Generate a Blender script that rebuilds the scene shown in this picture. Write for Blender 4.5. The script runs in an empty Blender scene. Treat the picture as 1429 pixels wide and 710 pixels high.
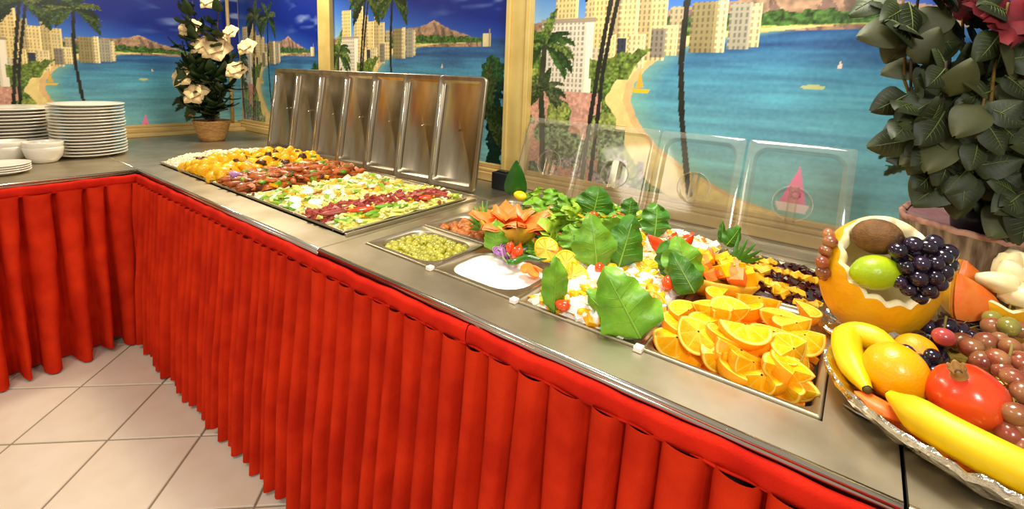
import bpy, math, random
import numpy as np
from mathutils import Vector, Matrix, Euler, noise as mnoise

SC = bpy.context.scene
COL = SC.collection
R = math.radians
rnd = random.Random(7)

# ------------------------------------------------------------------ camera
CAM = Vector((2.98494656, -0.78159014, 1.45335267))
RT = Vector((0.79962372, 0.5993358, 0.03739642))
UP = Vector((-0.11864801, 0.09663659, 0.98822266))
FW = Vector((-0.58866336, 0.79464329, -0.14838291))
FPX = 662.6
CYP = 204.82
cd = bpy.data.cameras.new('camera')
cam = bpy.data.objects.new('camera', cd)
COL.objects.link(cam)
m = Matrix.Identity(4)
for i in range(3):
    m[i][0], m[i][1], m[i][2], m[i][3] = RT[i], UP[i], -FW[i], CAM[i]
cam.matrix_world = m
cd.sensor_fit = 'HORIZONTAL'
cd.sensor_width = 36.0
cd.lens = 36.0 * FPX / 1429.0
cd.shift_y = -(355.0 - CYP) / 1429.0
cd.clip_start = 0.02
cd.clip_end = 60
SC.camera = cam

# ------------------------------------------------------------------ light
SC.view_settings.view_transform = 'Standard'
SC.view_settings.look = 'None'
SC.view_settings.gamma = 1.0
SC.view_settings.use_curve_mapping = False
SC.view_settings.exposure = 0.25

w = bpy.data.worlds.new('room_ambience')
SC.world = w
w.use_nodes = True
bgn = w.node_tree.nodes['Background']
bgn.inputs[0].default_value = (0.88, 0.78, 0.62, 1)
bgn.inputs[1].default_value = 0.42


def area(name, loc, target, size, power, color, sy=None):
    l = bpy.data.lights.new(name, 'AREA')
    l.energy = power
    l.color = color
    l.size = size
    if sy:
        l.shape = 'RECTANGLE'
        l.size_y = sy
    o = bpy.data.objects.new(name, l)
    COL.objects.link(o)
    o.location = loc
    o.rotation_euler = (Vector(target) - Vector(loc)).to_track_quat('-Z', 'Y').to_euler()
    return o


area('ceiling_lamp', (2.6, 0.5, 2.6), (2.5, 0.45, 0.9), 0.6, 34, (1.0, 0.94, 0.82))
area('ceiling_lamp', (-0.35, 0.62, 2.6), (0.2, 0.1, 0.5), 0.28, 34, (1.0, 0.88, 0.66))
area('ceiling_lamp', (1.3, -1.6, 2.7), (1.0, -0.6, 0.0), 0.8, 19, (1.0, 0.92, 0.78))
area('ceiling_lamp', (3.6, -1.5, 2.4), (2.6, 0.3, 0.9), 0.5, 26, (1.0, 0.96, 0.90))


# ------------------------------------------------------------------ helpers
def G(px, py, z):
    """real point at height z that stands behind pixel (px,py) of the survey"""
    d = FW + RT * ((px - 714.5) / FPX) - UP * ((py - CYP) / FPX)
    return CAM + d * ((z - CAM.z) / d.z)


def GY(px, py, y):
    d = FW + RT * ((px - 714.5) / FPX) - UP * ((py - CYP) / FPX)
    return CAM + d * ((y - CAM.y) / d.y)


class MB:
    """collects geometry for one mesh"""

    def __init__(s):
        s.v = []
        s.f = []
        s.mi = []

    def add(s, vs, fs, mi=0, M=None):
        b = len(s.v)
        if M is not None:
            vs = [M @ Vector(p) for p in vs]
        s.v += [tuple(p) for p in vs]
        s.f += [tuple(i + b for i in f) for f in fs]
        s.mi += [mi] * len(fs)
        return s

    def box(s, a, b, mi=0, M=None, bev=0.0):
        x0, y0, z0 = a
        x1, y1, z1 = b
        if bev <= 0:
            vs = [(x0, y0, z0), (x1, y0, z0), (x1, y1, z0), (x0, y1, z0), (x0, y0, z1), (x1, y0, z1), (x1, y1, z1), (x0, y1, z1)]
            fs = [(0, 3, 2, 1), (4, 5, 6, 7), (0, 1, 5, 4), (1, 2, 6, 5), (2, 3, 7, 6), (3, 0, 4, 7)]
        else:
            e = bev
            vs = [(x0, y0, z0), (x1, y0, z0), (x1, y1, z0), (x0, y1, z0), (x0, y0, z1 - e), (x1, y0, z1 - e), (x1, y1, z1 - e), (x0, y1, z1 - e),
                  (x0 + e, y0 + e, z1), (x1 - e, y0 + e, z1), (x1 - e, y1 - e, z1), (x0 + e, y1 - e, z1)]
            fs = [(0, 3, 2, 1), (8, 9, 10, 11)]
            for i in range(4):
                j = (i + 1) % 4
                fs += [(i, j, 4 + j, 4 + i), (4 + i, 4 + j, 8 + j, 8 + i)]
        return s.add(vs, fs, mi, M)

    def ball(s, c, r, seg=14, rings=9, mi=0, M=None, fn=None):
        rx, ry, rz = (r, r, r) if isinstance(r, (int, float)) else r
        vs = [(0, 0, -1)]
        for j in range(1, rings):
            t = math.pi * j / rings
            for i in range(seg):
                p = 2 * math.pi * i / seg
                vs.append((math.sin(t) * math.cos(p), math.sin(t) * math.sin(p), -math.cos(t)))
        vs.append((0, 0, 1))
        fs = []
        for i in range(seg):
            k = (i + 1) % seg
            fs.append((0, 1 + k, 1 + i))
            for j in range(rings - 2):
                a = 1 + j * seg
                fs.append((a + i, a + k, a + seg + k, a + seg + i))
            a = 1 + (rings - 2) * seg
            fs.append((a + i, a + k, len(vs) - 1))
        out = []
        for v in vs:
            q = fn(Vector(v)) if fn else v
            out.append((c[0] + q[0] * rx, c[1] + q[1] * ry, c[2] + q[2] * rz))
        return s.add(out, fs, mi, M)

    def lathe(s, prof, seg=28, mi=0, M=None, fn=None, close=False):
        vs = []
        n = len(prof)
        for (r_, z_) in prof:
            for i in range(seg):
                p = 2 * math.pi * i / seg
                rr = r_
                zz = z_
                if fn:
                    rr, zz = fn(r_, z_, p)
                vs.append((rr * math.cos(p), rr * math.sin(p), zz))
        fs = []
        for j in range(n - 1):
            for i in range(seg):
                k = (i + 1) % seg
                fs.append((j * seg + i, j * seg + k, (j + 1) * seg + k, (j + 1) * seg + i))
        if close:
            fs.append(tuple(reversed(range(seg))))
            fs.append(tuple(range((n - 1) * seg, n * seg)))
        return s.add(vs, fs, mi, M)

    def tube(s, pts, rad, seg=8, mi=0, M=None, cap=True, flat=1.0):
        pts = [Vector(p) for p in pts]
        if isinstance(rad, (int, float)):
            rad = [rad] * len(pts)
        vs = []
        ref = None
        for i, p in enumerate(pts):
            t = (pts[min(i + 1, len(pts) - 1)] - pts[max(i - 1, 0)]).normalized()
            if ref is None:
                ref = t.orthogonal().normalized()
            ref = (ref - t * ref.dot(t)).normalized()
            b = t.cross(ref)
            for k in range(seg):
                a = 2 * math.pi * k / seg
                vs.append(p + (ref * math.cos(a) + b * math.sin(a) * flat) * rad[i])
        fs = []
        for j in range(len(pts) - 1):
            for i in range(seg):
                k = (i + 1) % seg
                fs.append((j * seg + i, j * seg + k, (j + 1) * seg + k, (j + 1) * seg + i))
        if cap:
            fs.append(tuple(reversed(range(seg))))
            fs.append(tuple(range((len(pts) - 1) * seg, len(pts) * seg)))
        return s.add(vs, fs, mi, M)

    def grid(s, nu, nv, fn, mi=0, M=None, wrap=False):
        vs = [fn(i / (nu if wrap else nu - 1), j / (nv - 1)) for j in range(nv) for i in range(nu)]
        fs = []
        for j in range(nv - 1):
            for i in range(nu if wrap else nu - 1):
                k = (i + 1) % nu
                fs.append((j * nu + i, j * nu + k, (j + 1) * nu + k, (j + 1) * nu + i))
        return s.add(vs, fs, mi, M)

    def chunk(s, c, size, mi=0, r=rnd, squash=(1, 1, 1)):
        """a small irregular cut piece"""
        q = Euler((r.uniform(-.5, .5), r.uniform(-.5, .5), r.uniform(0, 6.3))).to_matrix()
        vs = []
        for x in (-1, 1):
            for y in (-1, 1):
                for z in (-1, 1):
                    v = q @ Vector((x * size * squash[0] * r.uniform(.7, 1.1), y * size * squash[1] * r.uniform(.7, 1.1), z * size * squash[2] * r.uniform(.7, 1.1)))
                    vs.append((c[0] + v.x, c[1] + v.y, c[2] + v.z))
        fs = [(0, 1, 3, 2), (4, 6, 7, 5), (0, 4, 5, 1), (2, 3, 7, 6), (0, 2, 6, 4), (1, 5, 7, 3)]
        return s.add(vs, fs, mi)

    def mesh(s, name, mats, smooth=True):
        me = bpy.data.meshes.new(name)
        me.from_pydata(s.v, [], s.f)
        if not isinstance(mats, (list, tuple)):
            mats = [mats]
        for q in mats:
            me.materials.append(q)
        if len(mats) > 1:
            me.polygons.foreach_set('material_index', s.mi)
        if smooth:
            me.polygons.foreach_set('use_smooth', [True] * len(s.f))
        me.update()
        return me


def link(name, me, parent=None, loc=(0, 0, 0), rot=(0, 0, 0), sc=(1, 1, 1), bev=0, sub=0):
    o = bpy.data.objects.new(name, me)
    COL.objects.link(o)
    o.location = loc
    o.rotation_euler = rot
    o.scale = sc if not isinstance(sc, (int, float)) else (sc, sc, sc)
    if parent:
        o.parent = parent
    if bev:
        b = o.modifiers.new('bevel', 'BEVEL')
        b.width = bev
        b.segments = 2
        b.limit_method = 'ANGLE'
    if sub:
        b = o.modifiers.new('sub', 'SUBSURF')
        b.levels = sub
        b.render_levels = sub
    return o


def tag(o, label=None, cat=None, group=None, kind=None):
    if label:
        o['label'] = label
    if cat:
        o['category'] = cat
    if group:
        o['group'] = group
    if kind:
        o['kind'] = kind
    return o


def thing(name, label, cat, loc=(0, 0, 0), rot=(0, 0, 0), group=None, sc=1):
    o = bpy.data.objects.new(name, None)
    COL.objects.link(o)
    o.empty_display_size = 0.05
    o.location = loc
    o.rotation_euler = rot
    o.scale = (sc, sc, sc)
    return tag(o, label, cat, group)


def dup(root, loc, rot=None, sc=None, label=None, group=None):
    def cp(o, par):
        c = o.copy()
        COL.objects.link(c)
        if par:
            c.parent = par
        for ch in o.children:
            cp(ch, c)
        return c
    r_ = cp(root, None)
    r_.location = loc
    if rot is not None:
        r_.rotation_euler = rot
    if sc is not None:
        r_.scale = (sc, sc, sc) if isinstance(sc, (int, float)) else sc
    if label:
        r_['label'] = label
    if group:
        r_['group'] = group
    return r_


# ------------------------------------------------------------------ materials
def mat(name, col, rough=0.5, metal=0.0, col2=None, nscale=20, bump=0.0, bscale=60, spec=0.5, sss=0.0, coat=0.0, vary=0.0,
        stretch=(1, 1, 1), mixpow=None, trans=0.0):
    mt = bpy.data.materials.new(name)
    mt.use_nodes = True
    nt = mt.node_tree
    b = nt.nodes['Principled BSDF']
    b.inputs['Roughness'].default_value = rough
    b.inputs['Metallic'].default_value = metal
    b.inputs['Specular IOR Level'].default_value = spec
    b.inputs['Coat Weight'].default_value = coat
    b.inputs['Coat Roughness'].default_value = 0.12
    b.inputs['Transmission Weight'].default_value = trans
    if sss:
        b.inputs['Subsurface Weight'].default_value = sss
        b.inputs['Subsurface Radius'].default_value = (0.02, 0.012, 0.006)
        b.inputs['Subsurface Scale'].default_value = 0.5
    tc = nt.nodes.new('ShaderNodeTexCoord')
    mp = nt.nodes.new('ShaderNodeMapping')
    mp.inputs['Scale'].default_value = stretch
    nt.links.new(tc.outputs['Object'], mp.inputs[0])
    last = None
    if col2 is not None:
        nz = nt.nodes.new('ShaderNodeTexNoise')
        nz.inputs['Scale'].default_value = nscale
        nz.inputs['Detail'].default_value = 4
        nt.links.new(mp.outputs[0], nz.inputs['Vector'])
        mr = nt.nodes.new('ShaderNodeMapRange')
        lo, hi = mixpow or (0.35, 0.65)
        mr.inputs[1].default_value = lo
        mr.inputs[2].default_value = hi
        nt.links.new(nz.outputs['Fac'], mr.inputs[0])
        mx = nt.nodes.new('ShaderNodeMix')
        mx.data_type = 'RGBA'
        mx.inputs[6].default_value = (*col, 1)
        mx.inputs[7].default_value = (*col2, 1)
        nt.links.new(mr.outputs[0], mx.inputs[0])
        last = mx.outputs[2]
    if vary:
        oi = nt.nodes.new('ShaderNodeObjectInfo')
        hs = nt.nodes.new('ShaderNodeHueSaturation')
        m1 = nt.nodes.new('ShaderNodeMapRange')
        m1.inputs[3].default_value = 1 - vary
        m1.inputs[4].default_value = 1 + vary
        nt.links.new(oi.outputs['Random'], m1.inputs[0])
        nt.links.new(m1.outputs[0], hs.inputs['Value'])
        if last is not None:
            nt.links.new(last, hs.inputs['Color'])
        else:
            hs.inputs['Color'].default_value = (*col, 1)
        last = hs.outputs[0]
    if last is not None:
        nt.links.new(last, b.inputs['Base Color'])
    else:
        b.inputs['Base Color'].default_value = (*col, 1)
    if bump:
        n2 = nt.nodes.new('ShaderNodeTexNoise')
        n2.inputs['Scale'].default_value = bscale
        n2.inputs['Detail'].default_value = 3
        nt.links.new(mp.outputs[0], n2.inputs['Vector'])
        bp = nt.nodes.new('ShaderNodeBump')
        bp.inputs['Strength'].default_value = bump
        bp.inputs['Distance'].default_value = 0.004
        nt.links.new(n2.outputs['Fac'], bp.inputs['Height'])
        nt.links.new(bp.outputs[0], b.inputs['Normal'])
    return mt


def C3(h):
    """srgb hex to linear"""
    h = h.lstrip('#')
    o = []
    for i in (0, 2, 4):
        c = int(h[i:i + 2], 16) / 255
        o.append(c / 12.92 if c <= 0.04045 else ((c + 0.055) / 1.055) ** 2.4)
    return tuple(o)


M_STEEL = mat('brushed_steel', C3('c2b8a2'), 0.42, 1.0, C3('ab9f84'), 7, 0.05, 30)
M_STEELB = mat('bright_steel', C3('d6d0c4'), 0.2, 1.0)
M_LID = mat('lid_steel', C3('b3a894'), 0.3, 1.0, C3('978a74'), 5, 0.06, 14, stretch=(3, 3, .6))
M_DARKGAP = mat('dark_gap', (0.01, 0.01, 0.01), 0.7)
M_CAB = mat('cabinet_side', C3('6b6355'), 0.5, 0.4)
M_RED = mat('red_cloth', C3('d2300e'), 0.85, 0, C3('b8220a'), 9, 0.25, 260, spec=0.1)
M_REDB = mat('red_band_cloth', C3('d2240c'), 0.8, 0, C3('bc1a0a'), 14, 0.25, 240, spec=0.12)
M_TILE = mat('cream_tile', C3('e0d4c0'), 0.35, 0, C3('d7c9b2'), 6, 0.02, 60, vary=0.03)
M_GROUT = mat('grout', C3('8d7d66'), 0.9)
M_BEIGE = mat('beige_paint', C3('d2b870'), 0.5, 0, C3('c6a95f'), 8, 0.05, 40)
M_SILL = mat('sill_wood', C3('c9ac6e'), 0.45, 0, C3('bb9c5e'), 5, 0.05, 40, stretch=(1, 1, 5))
M_WALL = mat('wall_paint', C3('b7a271'), 0.7)
M_CHINA = mat('white_china', C3('f0e8d8'), 0.22, 0, coat=0.4)
M_WHITE = mat('white_dressing', C3('fbf6ee'), 0.3, 0, spec=0.5, bump=0.1, bscale=18)
M_ORPEEL = mat('orange_peel', C3('ff9c00'), 0.4, 0, C3('ffac14'), 30, 0.25, 260, vary=0.05)
M_PITH = mat('orange_pith', C3('ffea6a'), 0.5, 0, vary=0.04)
M_ORFLESH = mat('orange_flesh', C3('ffb000'), 0.22, 0, C3('ffc81e'), 50, 0.3, 130, vary=0.05)
M_ORMEM = mat('orange_membrane', C3('ffd03a'), 0.4)
M_LEMRIND = mat('lemon_rind', C3('f8d400'), 0.4, 0, vary=0.04)
M_LEMFLESH = mat('lemon_flesh', C3('fbe468'), 0.3, 0, C3('f6d63c'), 50)
M_OLIVE = mat('olive_skin', C3('bdb43a'), 0.22, 0, C3('9c9a2a'), 40, vary=0.2, coat=0.4)
M_OLIVEHOLE = mat('olive_hole', C3('55551a'), 0.5)
M_CHICK = mat('fried_ball', C3('c5762c'), 0.4, 0, C3('a5541c'), 60, 0.4, 150, vary=0.25, coat=0.2)
M_LETT = mat('lettuce', C3('7cb026'), 0.4, 0, C3('56901a'), 18, 0.4, 60, vary=0.15, sss=0.05)
M_LETTD = mat('dark_lettuce', C3('47801a'), 0.4, 0, C3('2f6414'), 18, 0.4, 60, vary=0.15)
M_LETTL = mat('pale_lettuce', C3('a8c637'), 0.45, 0, C3('86b024'), 22, 0.3, 60, vary=0.1)
M_RIB = mat('leaf_rib', C3('86b23c'), 0.5)
M_RIBD = mat('vein_green', C3('5c6a30'), 0.5)
M_TOM = mat('tomato', C3('e8380e'), 0.2, 0, C3('f05a1c'), 20, coat=0.5, vary=0.08)
M_CARROT = mat('carrot', C3('f3791c'), 0.4, 0, C3('fb9135'), 30)
M_PAPAYA = mat('papaya_flesh', C3('fa8a36'), 0.4, 0, C3('f46f20'), 24, 0.2, 60, vary=0.06)
M_PAPSKIN = mat('papaya_skin', C3('e9b113'), 0.4, 0, C3('b9932a'), 22, 0.4, 70)
M_MELON = mat('melon_rind', C3('eab004'), 0.45, 0, C3('d89404'), 9, 0.35, 90)
M_MELIN = mat('melon_flesh', C3('f6eac0'), 0.4, 0, C3('f0dca0'), 20, sss=0.1)
M_KIWI = mat('kiwi_skin', C3('7a5222'), 0.75, 0, C3('5e3d18'), 50, 0.5, 250)
M_KIWIEND = mat('kiwi_end', C3('4a2e14'), 0.7)
M_LIME = mat('lime_skin', C3('b2c514'), 0.33, 0, C3('95b00e'), 10, 0.2, 160)
M_BGRAPE = mat('black_grape', C3('15101c'), 0.16, 0, C3('2a1c34'), 12, vary=0.3, coat=0.5)
M_RGRAPE = mat('red_grape', C3('823026'), 0.22, 0, C3('9c6a42'), 16, vary=0.22, coat=0.3)
M_STEM = mat('grape_stem', C3('8c7a36'), 0.6)
M_BANANA = mat('banana_skin', C3('f2d105'), 0.42, 0, C3('e8bd08'), 9, 0.06, 60)
M_BANTIP = mat('banana_tip', C3('4a3d14'), 0.7)
M_BANGRN = mat('banana_green', C3('b9bd16'), 0.45)
M_POM = mat('pomegranate_skin', C3('d42a12'), 0.25, 0, C3('e8521c'), 7, 0.1, 60, coat=0.3)
M_POMC = mat('pomegranate_crown', C3('b98a48'), 0.7, 0, C3('7a5222'), 40)
M_LEMON = mat('yellow_orange_skin', C3('f7b500'), 0.32, 0, C3('f2a800'), 10, 0.22, 240, coat=0.15)
M_FOIL = mat('crumpled_foil', C3('e0dbd0'), 0.2, 1.0, None, 20, 0.9, 70)
M_FOILG = mat('gold_foil', C3('cfae52'), 0.25, 1.0, None, 20, 0.6, 50)
M_EGG = mat('egg_white', C3('fbf7ee'), 0.3, 0, sss=0.1)
M_YOLK = mat('egg_yolk', C3('f7b21a'), 0.5)
M_RICE = mat('rice', C3('f3ead2'), 0.6, 0, C3('e6d8b2'), 60, vary=0.05)
M_POT = mat('golden_potato', C3('fcc800'), 0.35, 0, C3('efa800'), 22, 0.3, 60, vary=0.12, coat=0.25)
M_MEAT = mat('roast_meat', C3('c8681e'), 0.4, 0, C3('8a3c12'), 30, 0.5, 90, vary=0.25, coat=0.35)
M_DMEAT = mat('dark_browned', C3('5b2c10'), 0.4, 0, C3('3a1c0c'), 30, 0.4, 90, vary=0.2)
M_HAM = mat('ham', C3('a8483a'), 0.45, 0, C3('8a3228'), 30, 0.3, 60, vary=0.15)
M_ONION = mat('red_onion', C3('c9a0c4'), 0.35, 0, C3('9a5aa4'), 25)
M_CABB = mat('cabbage', C3('e8e08a'), 0.45, 0, C3('d6d05c'), 25, vary=0.1)
M_CORN = mat('corn_yellow', C3('f0c02c'), 0.35, 0, C3('e0a018'), 40, vary=0.1)
M_BEAN = mat('dark_bean', C3('34100e'), 0.15, 0, C3('4a1814'), 20, vary=0.3, coat=0.6)
M_CHEESE = mat('white_cheese', C3('f8f0dc'), 0.4, 0, C3('f0e2b8'), 20)
M_LOG = mat('log_bark', C3('a08a6c'), 0.85, 0, C3('4e3a2a'), 55, 1.0, 70, stretch=(1, 1, .12))
M_LOGTOP = mat('log_top', C3('96726a'), 0.7, 0, C3('7a4c58'), 14, 0.4, 30)
M_BARKRIM = mat('log_rim', C3('b98c74'), 0.8, 0, C3('8e5c50'), 30, 0.4, 60)
M_FICUS = mat('rubber_leaf', C3('2f3a1a'), 0.55, 0, C3('1f2812'), 14, 0.15, 40, vary=0.35)
M_FICUS2 = mat('pale_back_leaf', C3('474a24'), 0.6, 0, C3('343a1a'), 14, 0.15, 40, vary=0.15)
M_TWIG = mat('twig', C3('8a6a22'), 0.7, 0, C3('5a4418'), 30)
M_DTWIG = mat('dark_twig', C3('33241a'), 0.8)
M_REDFL = mat('red_petal', C3('7c0e1a'), 0.7, 0, C3('560914'), 20)
M_CREAM = mat('cream_petal', C3('e9cf9c'), 0.6, 0, C3('dcb880'), 20, vary=0.06)
M_FLEAF = mat('deep_green_leaf', C3('1c3012'), 0.5, 0, C3('2c441a'), 20, vary=0.4)
M_WICKER = mat('woven_pot', C3('b48a50'), 0.8, 0, C3('94683a'), 30, 0.8, 60, stretch=(1, 1, 3))
M_BLACK = mat('black_plastic', (0.01, 0.012, 0.015), 0.35)
M_WPLAST = mat('white_plastic', C3('f3ece0'), 0.35)
M_GLEAF = mat('banana_leaf', C3('1f5a10'), 0.3, 0, C3('143f0c'), 12, coat=0.3)
M_YSTR = mat('yellow_stripe', C3('b6b428'), 0.35)
M_SOIL = mat('moss_filler', C3('2a3216'), 0.9, 0, C3('3c3a20'), 20, 0.8, 60)

# clear plastic of the lids
M_CLEAR = bpy.data.materials.new('clear_plastic')
M_CLEAR.use_nodes = True
nt = M_CLEAR.node_tree
nt.nodes.remove(nt.nodes['Principled BSDF'])
tr = nt.nodes.new('ShaderNodeBsdfTransparent')
tr.inputs[0].default_value = (0.92, 0.90, 0.84, 1)
gl = nt.nodes.new('ShaderNodeBsdfGlossy')
gl.inputs['Roughness'].default_value = 0.07
gl.inputs[0].default_value = (1, 0.97, 0.9, 1)
df = nt.nodes.new('ShaderNodeBsdfDiffuse')
df.inputs[0].default_value = (0.8, 0.74, 0.6, 1)
fr = nt.nodes.new('ShaderNodeFresnel')
fr.inputs[0].default_value = 1.49
mx1 = nt.nodes.new('ShaderNodeMixShader')
mx2 = nt.nodes.new('ShaderNodeMixShader')
mx1.inputs[0].default_value = 0.05
nt.links.new(tr.outputs[0], mx1.inputs[1])
nt.links.new(df.outputs[0], mx1.inputs[2])
nt.links.new(fr.outputs[0], mx2.inputs[0])
nt.links.new(mx1.outputs[0], mx2.inputs[1])
nt.links.new(gl.outputs[0], mx2.inputs[2])
nt.links.new(mx2.outputs[0], nt.nodes['Material Output'].inputs[0])

# ------------------------------------------------------------------ room shell
WY = 1.17     # back wall plane
WX = -1.45    # left wall plane
floor = link('floor', MB().box((-2.2, -4.2, -0.06), (6, WY, -0.006)).mesh('floor', M_GROUT, False))
tag(floor, kind='structure')
TS = 0.338
th = R(43.03)
e1 = Vector((math.cos(th), math.sin(th), 0))
e2 = Vector((math.sin(th), -math.cos(th), 0))
org = Vector((-0.173, -0.335, 0))
tile_me = MB().box((0.004, 0.004, -0.006), (TS - 0.004, TS - 0.004, 0.0), 0, None, 0.0025).mesh('tile', M_TILE, False)
for i in range(-6, 11):
    for j in range(-3, 13):
        p = org + e1 * (TS * i) + e2 * (TS * j)
        c = p + (e1 - e2) * TS * .5
        if -1.6 < c.x < 4.2 and -3.2 < c.y < 0.5:
            # e2 points away from e1 on the negative side: tile spans +e1 and -e2(rotated frame y)
            link('tile', tile_me, floor, tuple(p), (0, 0, th))

for nm, a, b in (('wall_back', (WX - .1, WY, 0), (5.2, WY + .1, 2.7)), ('wall_left', (WX - .1, -3.2, 0), (WX, WY, 2.7))):
    tag(link(nm, MB().box(a, b).mesh(nm, M_WALL, False)), kind='structure')


# ---- the printed beach view, painted point by point on a fine grid
def vnoise(x, y, s, seed):
    rs = np.random.RandomState(seed)
    T = rs.rand(128, 128)
    x = x * s
    y = y * s
    xi = np.floor(x).astype(int)
    yi = np.floor(y).astype(int)
    fx = x - xi
    fy = y - yi
    fx = fx * fx * (3 - 2 * fx)
    fy = fy * fy * (3 - 2 * fy)
    a = T[xi % 128, yi % 128]
    b = T[(xi + 1) % 128, yi % 128]
    c = T[xi % 128, (yi + 1) % 128]
    d = T[(xi + 1) % 128, (yi + 1) % 128]
    return (a * (1 - fx) + b * fx) * (1 - fy) + (c * (1 - fx) + d * fx) * fy


def fbm(x, y, s, seed):
    return (vnoise(x, y, s, seed) + .5 * vnoise(x, y, 2 * s, seed + 1) + .25 * vnoise(x, y, 4 * s, seed + 2)) / 1.75


def inpoly(x, y, P):
    r_ = np.zeros(x.shape, bool)
    n = len(P)
    for i in range(n):
        x0, y0 = P[i]
        x1, y1 = P[(i + 1) % n]
        if y0 == y1:
            continue
        c = ((y0 > y) != (y1 > y)) & (x < (x1 - x0) * (y - y0) / (y1 - y0) + x0)
        r_ ^= c
    return r_


def segd(x, y, x0, y0, x1, y1):
    dx, dy = x1 - x0, y1 - y0
    t = np.clip(((x - x0) * dx + (y - y0) * dy) / (dx * dx + dy * dy), 0, 1)
    return np.hypot(x - x0 - t * dx, y - y0 - t * dy), t


def lin(c):
    c = np.asarray(c, float)
    return np.where(c <= 0.04045, c / 12.92, ((c + 0.055) / 1.055) ** 2.4)


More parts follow.
